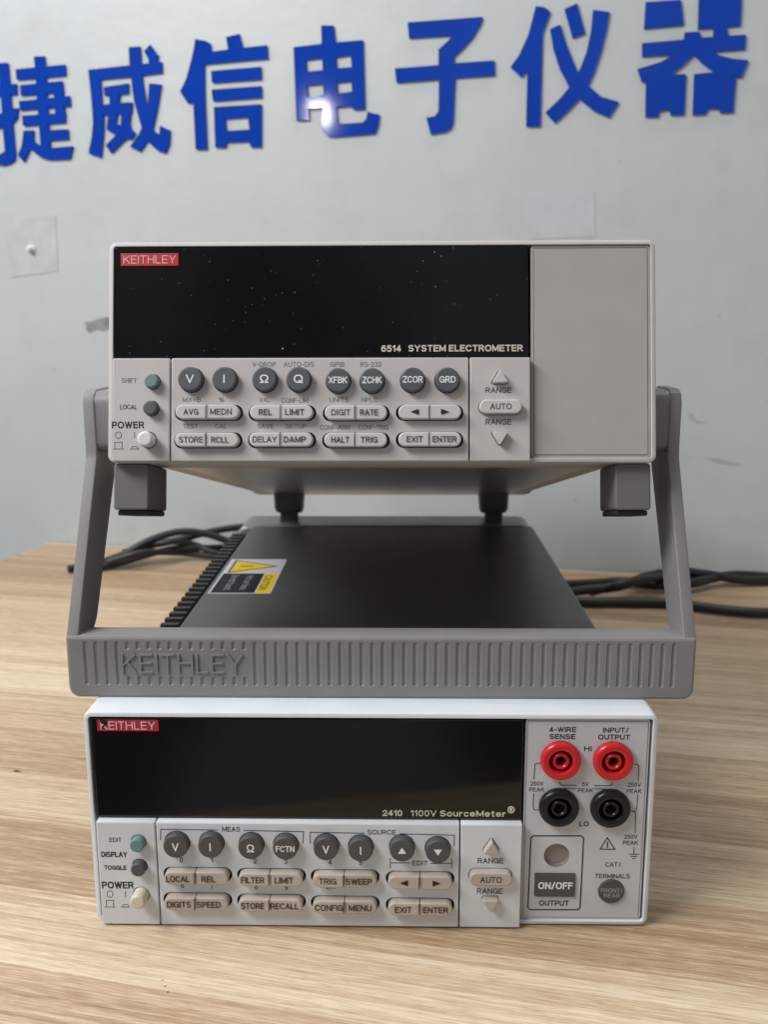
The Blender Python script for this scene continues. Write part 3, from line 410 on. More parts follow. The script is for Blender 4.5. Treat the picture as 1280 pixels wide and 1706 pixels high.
def block(P, y0, y1, b=0.4, mb=None, seg=2):
    """solid with outline P from y0 (front) to y1 (back), its front edge rounded by b"""
    rings = [(0, y1)]
    for i in range(seg + 1):
        a = math.pi / 2 * i / seg
        rings.append((b * (1 - math.cos(a)), y0 + b * (1 - math.sin(a))))
    return loft(P, rings, mb=mb)

def pip(p, poly):
    x, y = p; c = False; j = len(poly) - 1
    for i in range(len(poly)):
        xi, yi = poly[i]; xj, yj = poly[j]
        if (yi > y) != (yj > y) and x < (xj - xi) * (y - yi) / (yj - yi) + xi: c = not c
        j = i
    return c

def cdt(polys):
    V = []; E = []
    for P in polys:
        o = len(V); V += [Vector(p) for p in P]
        E += [(o + i, o + (i + 1) % len(P)) for i in range(len(P))]
    v, e, f, *_ = delaunay_2d_cdt(V, E, [], 0, 1e-5)
    v = [(p.x, p.y) for p in v]
    T = []
    for t in f:
        (ax, ay), (bx, by), (cx, cy) = (v[i] for i in t)
        if (bx - ax) * (cy - ay) - (by - ay) * (cx - ax) < 0: t = t[::-1]
        T.append(list(t))
    return v, T

def cent(v, t): return (sum(v[i][0] for i in t) / 3, sum(v[i][1] for i in t) / 3)

def extrude(v, T, y0, y1, mb=None, back=True):
    mb = mb or MB()
    n = len(v); F = [list(t) for t in T]
    if back: F += [[i + n for i in t[::-1]] for t in T]
    E = set()
    for t in T:
        for i in range(len(t)): E.add((t[i], t[(i + 1) % len(t)]))
    for a, b in E:
        if (b, a) not in E: F.append([a, a + n, b + n, b])
    return mb.add([(x, y0, z) for x, z in v] + [(x, y1, z) for x, z in v], F)

def plate(outers, holes, y0, y1, mb=None):
    v, T = cdt(outers + holes)
    keep = []
    for t in T:
        c = cent(v, t)
        if any(pip(c, P) for P in outers) and not any(pip(c, P) for P in holes): keep.append(t)
    return extrude(v, keep, y0, y1, mb)

def box(mb, x0, x1, y0, y1, z0, z1):
    V = [(x, y, z) for z in (z0, z1) for y in (y0, y1) for x in (x0, x1)]
    return mb.add(V, [[0, 2, 3, 1], [4, 5, 7, 6], [0, 1, 5, 4], [2, 6, 7, 3], [0, 4, 6, 2], [1, 3, 7, 5]])


# ------------------------------------------------------------------ a plain drawn sans-serif: strokes on a 1-high box
def _arc(cx, cy, rx, ry, a0, a1, n=8, e=0.85):
    P = []
    for i in range(n + 1):
        a = math.radians(a0 + (a1 - a0) * i / n); c, s_ = math.cos(a), math.sin(a)
        P.append((cx + rx * math.copysign(abs(c) ** e, c), cy + ry * math.copysign(abs(s_) ** e, s_)))
    return P
def _oval(w_, y0=0.0, y1=1.0):
    cy, ry = (y0 + y1) / 2, (y1 - y0) / 2
    return [_arc(w_ / 2, cy, w_ / 2, ry, 80, 280, 14), _arc(w_ / 2, cy, w_ / 2, ry, -100, 100, 14)]
def _bowl(x0, w_, y0, y1):
    r = min((y1 - y0) / 2, w_ * 0.55)
    return [(x0, y1)] + _arc(w_ - r, (y0 + y1) / 2, r, (y1 - y0) / 2, 90, -90, 8) + [(x0, y0)]
GL = {
 'A': (.78, [[(0, 0), (.39, 1), (.78, 0)], [(.13, .34), (.65, .34)]]),
 'B': (.66, [[(0, 0), (0, 1)], _bowl(0, .62, .54, 1), _bowl(0, .66, 0, .54)]),
 'C': (.78, [_arc(.41, .5, .41, .5, 38, 322, 16)]),
 'D': (.72, [[(0, 0), (0, 1)], [(0, 1), (.30, 1)] + _arc(.30, .5, .42, .5, 80, -80, 10) + [(.30, 0), (0, 0)]]),
 'E': (.60, [[(.60, 1), (0, 1), (0, 0), (.60, 0)], [(0, .52), (.55, .52)]]),
 'F': (.56, [[(.56, 1), (0, 1), (0, 0)], [(0, .52), (.51, .52)]]),
 'G': (.80, [_arc(.41, .5, .41, .5, 38, 330, 16) + [(.80, .46), (.44, .46)], [(.80, .48), (.80, 0)]]),
 'H': (.72, [[(0, 0), (0, 1)], [(.72, 0), (.72, 1)], [(0, .53), (.72, .53)]]),
 'I': (0, [[(0, 0), (0, 1)]]),
 'K': (.70, [[(0, 0), (0, 1)], [(.68, 1), (0, .40)], [(.24, .62), (.70, 0)]]),
 'L': (.54, [[(0, 1), (0, 0), (.54, 0)]]),
 'M': (.88, [[(0, 0), (0, 1), (.44, .12), (.88, 1), (.88, 0)]]),
 'N': (.72, [[(0, 0), (0, 1), (.72, 0), (.72, 1)]]),
 'O': (.84, _oval(.84)),
 'P': (.64, [[(0, 0), (0, 1)], _bowl(0, .64, .45, 1)]),
 'Q': (.84, _oval(.84) + [[(.50, .24), (.84, -.04)]]),
 'R': (.70, [[(0, 0), (0, 1)], _bowl(0, .66, .48, 1), [(.38, .48), (.68, 0)]]),
 'S': (.68, [_arc(.34, .755, .31, .245, 36, 270, 12) + _arc(.34, .255, .34, .255, 90, -146, 12)]),
 'T': (.66, [[(0, 1), (.66, 1)], [(.33, 1), (.33, 0)]]),
 'U': (.70, [[(0, 1), (0, .35)] + _arc(.35, .35, .35, .35, 180, 360, 10) + [(.70, 1)]]),
 'V': (.74, [[(0, 1), (.37, 0), (.74, 1)]]),
 'W': (1.06, [[(0, 1), (.27, 0), (.53, 1), (.79, 0), (1.06, 1)]]),
 'X': (.72, [[(0, 0), (.72, 1)], [(0, 1), (.72, 0)]]),
 'Y': (.74, [[(0, 1), (.37, .44), (.74, 1)], [(.37, .46), (.37, 0)]]),
 'Z': (.66, [[(0, 1), (.66, 1), (0, 0), (.66, 0)]]),
 '0': (.58, _oval(.58)), '1': (.26, [[(0, .78), (.26, 1), (.26, 0)]]),
 '2': (.58, [_arc(.29, .71, .29, .29, 170, -35, 10) + [(0, 0), (.58, 0)]]),
 '3': (.58, [_arc(.29, .755, .27, .245, 155, -80, 10), _arc(.29, .26, .29, .26, 80, -160, 10)]),
 '4': (.62, [[(.46, 0), (.46, 1), (0, .26), (.62, .26)]]),
 '5': (.58, [[(.54, 1), (.10, 1), (.05, .52)] + _arc(.27, .31, .31, .33, 118, -142, 12)]),
 '6': (.58, _oval(.58, 0, .62) + [_arc(.32, .5, .32, .5, 60, 180, 8)]),
 '7': (.58, [[(0, 1), (.58, 1), (.20, 0)]]),
 '8': (.58, _oval(.58, 0, .54) + [[(x + .03, y) for x, y in q] for q in _oval(.52, .54, 1)]),
 '9': (.58, _oval(.58, .38, 1) + [_arc(.26, .5, .32, .5, 0, -120, 8)]),
 '-': (.34, [[(0, .42), (.34, .42)]]), '+': (.56, [[(0, .46), (.56, .46)], [(.28, .18), (.28, .74)]]),
 '/': (.40, [[(0, -.04), (.40, 1.04)]]), '!': (0, [[(0, 1), (0, .32)], [(0, .13), (0, 0)]]), '.': (0, [[(0, .06), (0, -.07)]]),
 '%': (1.0, [[(x, y + .0) for x, y in q] for q in _oval(.36, .52, 1)] + [[(x + .64, y) for x, y in q] for q in _oval(.36, 0, .48)] + [[(.22, 0), (.78, 1)]]),
 'Ω': (.82, [[(0, 0), (.27, 0), (.27, .14)] + _arc(.41, .60, .41, .40, 245, -65, 16) + [(.55, .14), (.55, 0), (.82, 0)]]),
 '®': (1.0, _oval(1.0) + [[(.34, .24), (.34, .76)], [(.34, .76), (.52, .76), (.64, .70), (.64, .56), (.52, .50), (.34, .50)], [(.50, .50), (.66, .24)]]),
 'o': (.56, _oval(.56, 0, .72)), 'u': (.50, [[(0, .72), (0, .25)] + _arc(.25, .25, .25, .25, 180, 360, 8) + [(.50, .72)], [(.50, .3), (.50, 0)]]),
 'r': (.32, [[(0, 0), (0, .72)], [(0, .42), (.12, .64), (.32, .70)]]), 'c': (.52, [_arc(.28, .36, .28, .36, 42, 318, 12)]),
 'e': (.56, [_arc(.28, .36, .28, .36, 0, 318, 14)[::1], [(.0, .37), (.56, .37)]]),
 't': (.32, [[(.12, .95), (.12, .14), (.18, 0), (.32, 0)], [(0, .72), (.30, .72)]]),
 's': (.48, [_arc(.24, .545, .22, .175, 20, 270, 8) + _arc(.24, .185, .24, .185, 90, -155, 8)]),
 'f': (.32, [[(.12, 0), (.12, .82), (.18, 1), (.32, 1)], [(0, .72), (.30, .72)]]),
 'a': (.52, [[(.50, 0), (.50, .52), (.42, .70), (.22, .72), (.04, .60)], _arc(.24, .20, .24, .20, 60, 320, 10), [(.30, .42), (.50, .42)]]),
 'n': (.50, [[(0, 0), (0, .72)], [(0, .45)] + _arc(.25, .45, .25, .27, 150, 0, 8) + [(.50, 0)]]),
 'h': (.50, [[(0, 0), (0, 1)], [(0, .45)] + _arc(.25, .45, .25, .27, 150, 0, 8) + [(.50, 0)]]),
}
def stroke_pieces(P, w_):
    """bands along a polyline: split at sharp corners, every end carried on by half a width"""
    runs = [[Vector(P[0])]]
    for i in range(1, len(P)):
        runs[-1].append(Vector(P[i]))
        if i < len(P) - 1:
            d1 = Vector(P[i]) - Vector(P[i - 1]); d2 = Vector(P[i + 1]) - Vector(P[i])
            if d1.length > 1e-9 and d2.length > 1e-9 and d1.angle(d2) > 0.7: runs.append([Vector(P[i])])
    out = []
    for r in runs:
        r = [p for i, p in enumerate(r) if i == 0 or (p - r[i - 1]).length > 1e-6]
        if len(r) < 2: continue
        r[0] = r[0] + (r[0] - r[1]).normalized() * w_ / 2
        r[-1] = r[-1] + (r[-1] - r[-2]).normalized() * w_ / 2
        L = []; R = []; n = len(r)
        for i, p in enumerate(r):
            d1 = (p - r[i - 1]) if i else (r[1] - p)
            d2 = (r[i + 1] - p) if i < n - 1 else d1
            d1 = d1.normalized(); d2 = d2.normalized()
            m = Vector((-d1.y - d2.y, d1.x + d2.x)); m = m / max(0.5, m.length_squared / 2)
            L.append((p.x + m.x * w_ / 2, p.y + m.y * w_ / 2)); R.append((p.x - m.x * w_ / 2, p.y - m.y * w_ / 2))
        out.append(R + L[::-1])
    return out
_tc = {}
def glyphs(body, w, h, sw):
    """triangles of a word w wide and h high (mm), drawn with strokes sw wide, centred on 0, 0"""
    k = (body, w, h, sw)
    if k in _tc: return _tc[k]
    gap = 0.20 + sw / h * 0.75
    x = 0; S_ = []
    for ch in body:
        if ch == ' ': x += 0.36; continue
        gw, st = GL[ch]
        S_ += [[(x + a, b) for a, b in P] for P in st]
        x += gw + gap
    x = max(1e-6, x - gap)
    sx = (w - sw) / x if x > 0.01 else 1.0
    V = []; F = []
    strokes = [q for P in S_ for q in stroke_pieces([(a * sx - (w - sw) / 2 if x > 0.01 else 0.0, (b - 0.5) * (h - sw)) for a, b in P], sw)]
    # join the strokes that touch, so that no two faces of the print overlap
    groups = []
    for q in strokes:
        bb = (min(p[0] for p in q), min(p[1] for p in q), max(p[0] for p in q), max(p[1] for p in q))
        hit = [g for g in groups if any(not (bb[2] < b[0] or bb[0] > b[2] or bb[3] < b[1] or bb[1] > b[3]) for b in g[1])]
        ng = [[q], [bb]]
        for g in hit: ng[0] += g[0]; ng[1] += g[1]; groups.remove(g)
        groups.append(ng)
    for qs, _ in groups:
        v, T = cdt(qs)
        T = [t for t in T if any(pip_w(cent(v, t), q) for q in qs)]
        o = len(V); V += v; F += [[i + o for i in t] for t in T]
    _tc[k] = (V, F)
    return _tc[k]
def pip_w(p, poly):
    """non-zero winding test"""
    x, y = p; wn = 0; n = len(poly)
    for i in range(n):
        x1, y1 = poly[i]; x2, y2 = poly[(i + 1) % n]
        s_ = (x2 - x1) * (y - y1) - (x - x1) * (y2 - y1)
        if y1 <= y < y2 and s_ > 0: wn += 1
        elif y2 <= y < y1 and s_ < 0: wn -= 1
    return wn != 0

def text2d(body, cx, cz, w, h, bold=0):
    tri = {'<': [(-.5, 0), (.5, -.5), (.5, .5)], '>': [(-.5, -.5), (.5, 0), (-.5, .5)], '^': [(-.5, -.5), (.5, -.5), (0, .5)], 'v': [(-.5, .5), (0, -.5), (.5, .5)]}
    if body in tri: return [(cx + a * w, cz + b * h) for a, b in tri[body]], [[0, 1, 2]]
    sw = h * (0.195 if bold == 1 else 0.155 if bold == 0 else bold)
    v, f = glyphs(body, w, h, round(sw, 3))
    return [(cx + a, cz + b) for a, b in v], f

def text(mb, body, cx, cz, w, h, y, bold=0):
    v, f = text2d(body, cx, cz, w, h, bold)
    return mb.add([(a, y, b) for a, b in v], f)

def ribbon(mb, pts, w, y, closed=0):
    n = len(pts); V = []; F = []
    for i in range(n):
        p = Vector(pts[i])
        a = Vector(pts[i - 1]) if (i > 0 or closed) else None
        b = Vector(pts[(i + 1) % n]) if (i < n - 1 or closed) else None
        d1 = (p - a).normalized() if a is not None else (b - p).normalized()
        d2 = (b - p).normalized() if b is not None else d1
        n1 = Vector((-d1.y, d1.x)); n2 = Vector((-d2.y, d2.x)); m = n1 + n2
        m = m / max(0.3, m.length_squared / 2)
        V += [(p.x - m.x * w / 2, y, p.y - m.y * w / 2), (p.x + m.x * w / 2, y, p.y + m.y * w / 2)]
    for i in range(n if closed else n - 1):
        j = (i + 1) % n
        F.append([2 * i, 2 * j, 2 * j + 1, 2 * i + 1])
    return mb.add(V, F)

def lathe(mb, cx, cz, prof, n=40, y0=0.0):
    """prof: (radius, depth) list; axis along y through (cx, cz)"""
    V = []; F = []
    for r, y in prof:
        V += [(cx + r * math.cos(2 * math.pi * i / n), y0 + y, cz + r * math.sin(2 * math.pi * i / n)) for i in range(n)]
    for k in range(len(prof) - 1):
        for i in range(n):
            j = (i + 1) % n
            F.append([k * n + i, k * n + j, (k + 1) * n + j, (k + 1) * n + i])
    F.append([(len(prof) - 1) * n + i for i in range(n)])
    return mb.add(V, F)

def tube(mb, pts, r, n=12, sub=8):
    P = [Vector(p) for p in pts]
    P = [P[0] * 2 - P[1]] + P + [P[-1] * 2 - P[-2]]
    C = []
    for i in range(1, len(P) - 2):
        for k in range(sub):
            t = k / sub; a, b, c, d = P[i - 1], P[i], P[i + 1], P[i + 2]
            C.append(0.5 * ((2 * b) + (c - a) * t + (2 * a - 5 * b + 4 * c - d) * t * t + (3 * b - a - 3 * c + d) * t ** 3))
    C.append(P[-2])
    V = []; F = []; up = Vector((0, 0, 1))
    for i, p in enumerate(C):
        d = (C[min(i + 1, len(C) - 1)] - C[max(i - 1, 0)]).normalized()
        s = d.cross(up).normalized(); u = s.cross(d)
        V += [p + r * (math.cos(2 * math.pi * k / n) * s + math.sin(2 * math.pi * k / n) * u) for k in range(n)]
    for i in range(len(C) - 1):
        for k in range(n):
            j = (k + 1) % n
            F.append([i * n + k, i * n + j, (i + 1) * n + j, (i + 1) * n + k])
    F.append(list(range(n))); F.append([(len(C) - 1) * n + k for k in range(n)][::-1])
    return mb.add(V, F)

# ------------------------------------------------------------------ wall and table
ANG = math.atan2(-0.2, 0.98)
mb = MB(); box(mb, -900, 1600, 0.0, 60, -900, 1700)
wall = mb.build('wall', M['wall'])
wall.location = (-365 * S, 655 * S, 0); wall.rotation_euler = (0, 0, ANG)
wall['kind'] = 'structure'
def wallmark(name, pts, y0, mat):
    if sum(pts[i][0] * pts[(i + 1) % len(pts)][1] - pts[(i + 1) % len(pts)][0] * pts[i][1] for i in range(len(pts))) < 0: pts = pts[::-1]
    o = plate([pts], [], y0, 0.5).build(name, mat, wall)
    return o
def rag(pts, k=4, j=1.2):
    Q = []
    for i in range(len(pts)):
        a, b = pts[i], pts[(i + 1) % len(pts)]
        for t in range(k):
            f = t / k
            Q.append((a[0] + (b[0] - a[0]) * f + random.uniform(-j, j), a[1] + (b[1] - a[1]) * f + random.uniform(-j, j)))
    return Q
wallmark('scuff', rag(WALL['smudge'], 5, 1.6), -0.3, M['scuff'])
wallmark('scratch', rag(WALL['s2'], 2, 0.5), -0.3, M['scuff2'])
wallmark('scratch', rag(WALL['s3'], 2, 0.5), -0.3, M['scuff2'])

def on_wall(name, label, cat, u, z, group=None):
    c, s = math.cos(ANG), math.sin(ANG)
    return thing(name, label, cat, (-365 + u * c, 655 + u * s, z), (0, 0, ANG), group)
def centre(pts): return (sum(p[0] for p in pts) / len(pts), sum(p[1] for p in pts) / len(pts))
cu, cz = centre(WALL['left'])
t = on_wall('adhesive_hook', 'clear adhesive wall hook with a shiny peg, left of the upper instrument', 'hook', cu, cz)
plate([rag([(a - cu, b - cz) for a, b in WALL['left']][::-1], 3, 0.6)], [], -0.5, -0.02).build('backing_tape', M['tape'], t)
mb = MB(); lathe(mb, -1, -3, [(4.5, -0.5), (4.5, -1.5), (3.4, -2.2), (2.4, -4), (2.6, -6), (1.6, -6.8)], 20)
o = mb.build('peg', M['white'], t)
cu, cz = centre(WALL['right'])
t = on_wall('tape_patch', 'faint grey square of old tape on the wall just above the upper instrument', 'tape', cu, cz)
plate([rag([(a - cu, b - cz) for a, b in WALL['right']][::-1], 3, 0.5)], [], -0.35, -0.02).build('tape_sheet', M['tape2'], t)

WORDS = {'捷': 'blue acrylic character 捷, cut off by the edge of the photo', '威': 'blue acrylic character 威 between 捷 and 信', '信': 'blue acrylic character 信 with two loose short bars',
         '电': 'blue acrylic character 电 with a bright glare on its lower hook', '子': 'blue acrylic character 子 made of one folded stroke and a crossbar',
         '仪': 'blue acrylic character 仪 with a crossed pair of long strokes', '器': 'blue acrylic character 器, the highest, with solid square blocks'}
for ch, sh in LET.items():
    pos = [p for s, p in sh if s]; neg = [p for s, p in sh if not s]
    us = [q[0] for p in pos for q in p]; zs = [q[1] for p in pos for q in p]
    cu, cz = (min(us) + max(us)) / 2, min(zs)
    f = lambda P: [(a - cu, b - cz) for a, b in P]
    mb = plate([f(p) for p in pos], [f(p) for p in neg], -2.6, -0.05)
    o = mb.build('sign_character', M['blue'], None, 20)
    c, s = math.cos(ANG), math.sin(ANG)
    o.location = ((-365 + cu * c) * S, (655 + cu * s) * S, cz * S)
    o.rotation_euler = (0, 0, ANG)
    tag(o, WORDS[ch], 'sign letter', 'blue characters on the wall')

t = thing('table', 'light wood grain table standing against the wall under both instruments', 'table', (-365, 652, 0), (0, 0, ANG))
mb = MB()
P = rrect(0, 1500, -668, 0, 4, 3)                         # here (x, y) of the top
mb2 = loft(P, [(0, -24), (0, -1.2), (0.35, -0.35), (1.2, 0)])
mb2.v = [(x, z, y) for x, y, z in mb2.v]                  # stand the outline flat
mb2.f = [q[::-1] for q in mb2.f]
mb2.f = [q[::-1] for q in mb2.f]
mb2.build('tabletop', M['wood'], t)
for (x, y) in ((40, -40), (1460, -40), (40, -628), (1460, -628)):
    b = MB(); box(b, x - 25, x + 25, y - 25, y + 25, -745, -24.5); b.build('leg', M['handleD'], t)

# a short row of dark flecks on the tabletop, and one small knot by the left edge
ca, sa = math.cos(ANG), math.sin(ANG)
for nm, pts in (('dark_fleck', MARKS[:3]), ('wood_knot', MARKS[3:])):
    mb = MB()
    for (x, y, r) in pts:
        dx, dy = x + 365, y - 652
        u, v_ = dx * ca + dy * sa, -dx * sa + dy * ca
        mb.add([(u + r * random.uniform(.6, 1.3) * (2.2 if nm == 'wood_knot' else 1) * math.cos(a), v_ + r * random.uniform(.6, 1.3) * math.sin(a), 0.05) for a in [i * math.pi / 5 for i in range(10)]], [list(range(10))])
    mb.build(nm, M['knot'], t)

# ------------------------------------------------------------------ one instrument front, shared by both
ZP = {'U': (0.4, 40.4), 'L': (0.4, 43.6)}                 # bottom and top of the key panel
YP = -2.5
H = 86.5
def front(U, T):
    lower = U == 'L'
    bez = M['bezelL' if lower else 'bezelU']; pan = M['panelL' if lower else 'panelU']
    O = rrect(-107.1, 107.1, 0, H + 0.3, 3.0, 6) if lower else rrect(-106.5, 106.5, 0, H, 3.0, 6)
    # bezel: rounded outer shell, rim, opening and back wall in one mesh
    loft(O, [(0, 30), (0, 1.0), (0.3, 0.3), (1.0, 0), (1.75, 0), (1.9, 0.2), (1.9, 7)]).build('front_bezel', bez, T)
    z0, z1 = ZP[U]
    # display window
    zt = 84.4
    D = rrect(-104.2, 57.5, z1 + 0.5, zt, 0.8, 3)
    d = block(D, 0.3, 6.9, 0.5).build('display_window', M['dispL' if lower else 'dispU'], T)
    bx0, bx1, bz0, bz1 = (-101.9, -78.8, 79.85, 84.35 - 0.0) if lower else (-101.8, -79.2, 77.1, 82.0)
    if lower: bz0, bz1 = 79.3, 83.7
    bd = block(rrect(bx0, bx1, bz0, bz1, 0.1, 1), 0.12, 0.35, 0.05).build('brand_badge', M['badge'], d)
    mb = MB(); text(mb, 'KEITHLEY', (bx0 + bx1) / 2, (bz0 + bz1) / 2, 20.6, 3.2, 0.08, 0.11)
    mb.build('badge_lettering', M['badgetxt2' if lower else 'badgetxt'], d)
    if lower:
        mb = MB()
        for (x, z, r) in ((-99.6, 83.0, 0.9), (-98.9, 82.2, 0.7), (-99.4, 81.4, 0.45), (-100.3, 83.4, 0.5), (-98.3, 83.3, 0.5), (-99.9, 80.5, 0.3)):
            q = [(x + r * random.uniform(.6, 1.3) * math.cos(a), z + r * random.uniform(.6, 1.4) * math.sin(a)) for a in [k * math.pi / 5 for k in range(10)]]
            mb.add([(a, 0.05 - 0.004 * r, b) for a, b in q], [list(range(10))])
        mb.build('scratch_mark', M['gap'], d)
    mb = MB()
    for (u, pl, body, cx, cz, w, h, c, b) in TEXT:
        if u == U and pl == 'disp': text(mb, body, cx, cz, w, h, 0.25, b)
    mb.build('model_lettering', INK['cream'], d)
    # key panels with a hole for every key
    gx = (-81.3, 34.2)
    secs = {'control_panel': (-104.0, gx[0] - 0.25), 'key_panel': (gx[0] + 0.25, gx[1] - 0.25), 'range_panel': (gx[1] + 0.25, 57.6)}
    holes = {k: [] for k in secs}; keys = {k: [] for k in secs}
    def sec(x): return next(k for k, (a, b) in secs.items() if a <= x <= b)
    RR, RS, RPW = 4.68, 2.75, 2.95
    G = 0.32
    for b in BTN:
        if b[0] != U: continue
        kind = b[1]
        if kind == 'pair':
            xa, xb, zc = b[3], b[4], b[5]; s = sec((xa + xb) / 2)
            holes[s].append(rrect(xa - 1.05, xb + 1.05, zc - 3.1, zc + 3.1, 3.05, 6))
        else:
            x, z = b[3], b[4]; s = sec(x)
            if kind == 'round': holes[s].append(circle(x, z, RR + G, 28))
            elif kind == 'small': holes[s].append(circle(x, z, RS + G, 20))
            elif kind == 'power': holes[s].append(circle(x, z, RPW + 0.4, 20))
            elif kind == 'pill': holes[s].append(rrect(x - 8.1 - G, x + 8.1 + G, z - 2.7 - G, z + 2.7 + G, 2.7 + G, 6))
            else:
                tr = tri_outline(kind, x, z)
                holes[s].append(inset(tr, -0.35))
        keys[s].append(b)
    for s, (xa, xb) in secs.items():
        P = rrect(xa, xb, z0, z1, 0.5, 2)
        mb = MB()
        plate([inset(P, 0.45)], holes[s], YP, YP + 1.6, mb)
        loft(P, [(1.4, 6.8), (0.0, 6.8), (0, YP + 0.45), (0.13, YP + 0.13), (0.45, YP)], False, False, mb)
        p = mb.build(s, pan, T)
        mb = MB(); box(mb, xa + 0.5, xb - 0.5, YP + 1.65, YP + 2.6, z0 + 0.6, z1 - 0.6); mb.build('gap_shade_plate', M['gap'], p)  # dark sheet added behind the holes to stand in for their shade
        inks = {}
        for (u, pl, body, cx, cz, w, h, c, b) in TEXT:
            if u == U and pl == 'panel' and xa <= cx <= xb:
                text(inks.setdefault(c, MB()), body, cx, cz, w, h, YP - 0.05, b)
        for (u, pl, closed, w, pts) in LINES:
            if u == U and pl == 'panel' and xa <= pts[0][0] <= xb:
                ribbon(inks.setdefault('black', MB()), pts, w, YP - 0.05 - 0.002 * (len(inks.get('black', MB()).v) % 7), closed)
        for c, m_ in inks.items(): m_.build('printed_lettering', INK[c], p)
        for b in keys[s]: make_key(U, b, T, RR, RS, RPW)

def tri_outline(kind, x, z):
    if kind == 'tri_up': P = [(x - 3.2, z - 2.5), (x + 3.2, z - 2.5), (x, z + 2.7)]
    else: P = [(x - 3.2, z + 2.5), (x, z - 2.7), (x + 3.2, z + 2.5)]
    Q = []
    for i in range(3):
        a, b, c = Vector(P[i - 1]), Vector(P[i]), Vector(P[(i + 1) % 3])
        Q += [tuple(b + (a - b).normalized() * 0.6), tuple(b + (c - b).normalized() * 0.6)]
    return Q

def make_key(U, b, T, RR, RS, RPW):
    lower = U == 'L'; KY = -5.7
    kmat = M['keyL' if lower else 'keyU']; dmat = M['darkL' if lower else 'darkU']
    kind = b[1]
    if kind == 'pair':
        xa, xb, zc, h = b[3], b[4], b[5], b[8]; xm = (xa + xb) / 2; hz = 2.7
        xm = (b[6][0] + b[7][0]) / 2 * 0.3 + xm * 0.7
        for i in (0, 1):
            P = rrect(xa, xm - 0.12, zc - hz, zc + hz, n=5, rs=(hz - .1, .25, .25, hz - .1)) if i == 0 else rrect(xm + 0.12, xb, zc - hz, zc + hz, n=5, rs=(.25, hz - .1, hz - .1, .25))
            k = block(P, KY + random.uniform(-.12, .12), 4.0, 0.5, None, 3).build('push_key', kmat, T)
            tx, tw = b[6 + i]
            m_ = MB(); text(m_, b[2][i], tx, zc, tw, h, KY - 0.2, 0); m_.build('key_lettering', INK['ink' if lower else 'dark'] if b[2][i] not in '<>' else INK['black'], k)
        return
    leg, x, z, c, (tw, th) = b[2], b[3], b[4], b[5], b[6]
    mat = {'dark': dmat, 'teal': M['teal'], 'white': M['white'], 'cream': M['cream'], 'key': kmat}[c]
    if kind == 'round':
        k = block(circle(x, z, RR, 36), KY, 4.0, 0.55, None, 3).build('round_key', mat, T)
        if leg:
            m_ = MB(); text(m_, leg, x, z, tw, th, KY - 0.06, 0); m_.build('key_lettering', INK['white'], k)
    elif kind == 'small':
        block(circle(x, z, RS, 28), KY, 4.0, 0.6, None, 3).build('round_key', mat, T)
    elif kind == 'power':
        block(circle(x, z, RPW, 28), -8.2, 4.0, 0.9, None, 4).build('power_button', mat, T)
    elif kind == 'pill':
        k = block(rrect(x - 8.1, x + 8.1, z - 2.7, z + 2.7, 2.6, 6), KY, 4.0, 0.5, None, 3).build('push_key', kmat, T)
        m_ = MB(); text(m_, leg, x, z, tw, th, KY - 0.06, 0); m_.build('key_lettering', INK['ink' if lower else 'dark'], k)
    else:
        block(tri_outline(kind, x, z), KY, 4.0, 0.35, None, 2).build('arrow_key', kmat, T)

# ------------------------------------------------------------------ lower instrument
low = thing('source_meter', 'white bench instrument with red and black sockets, lying flat on the table', 'bench instrument', (0, 0, 0.4))
front('L', low)
# terminal panel with its sockets
X0, X1, Z0, Z1 = 58.3, 104.4, 2.0, 84.4
JX = [(71.4, 68.65), (90.9, 68.55), (71.4, 49.6), (90.7, 49.4)]
mb = MB()
led = (71.4, 29.0); onoff = (63.4, 78.7, 11.95, 21.5); fr = (92.75, 14.2)
hol = [circle(led[0], led[1], 4.9, 32), rrect(onoff[0] - .15, onoff[1] + .15, onoff[2] - .15, onoff[3] + .15, .3, 2), circle(fr[0], fr[1], 5.05, 32)] + [circle(a, b, 6.8, 32) for a, b in JX]
P = inset(rrect(X0, X1, Z0, Z1, 1.4, 4), 0.9)
plate([P], hol, 1.0, 4.0, mb)
loft(rrect(X0, X1, Z0, Z1, 1.4, 4), [(0, 6.9), (0, 1.3), (0.6, 1.3), (0.62, 1.6), (0.88, 1.6), (0.9, 1.0)], False, False, mb)
tp = mb.build('terminal_panel', M['termL'], low)
mb = MB(); mbl = MB()
for (u, pl, body, cx, cz, w_, h_, c, b_) in TEXT:
    if u == 'L' and pl == 'right': text(mb, body, cx, cz, w_, h_, 0.94, b_)
for i, (u, pl, closed, w_, pts) in enumerate(LINES):
    if u == 'L' and pl == 'right': ribbon(mb, pts, w_, 0.94 - 0.002 * (i % 9), closed)
mb.build('printed_lettering', INK['ink2'], tp)
mb = MB(); lathe(mb, led[0], led[1], [(4.88, 1.02), (4.8, 2.4), (4.5, 2.9), (0.01, 3.1)], 32); mb.build('indicator_window', M['window'], low)
k = block(rrect(*onoff, .3, 2), 0.2, 5, 0.25).build('output_key', M['darkL'], low)
k2 = block(circle(fr[0], fr[1], 4.9, 32), 0.2, 5, 0.25).build('round_key', M['darkL'], low)
for kk, names, c in ((k, ('ON/OFF',), 'white'), (k2, ('FRONT/', 'REAR'), 'lgrey')):
    mb = MB()
    for (u, pl, body, cx, cz, w_, h_, cc, b_) in TEXT:
        if pl == 'rkey' and body in names: text(mb, body, cx, cz, w_, h_, 0.13, b_)
    mb.build('key_lettering', INK[c], kk)
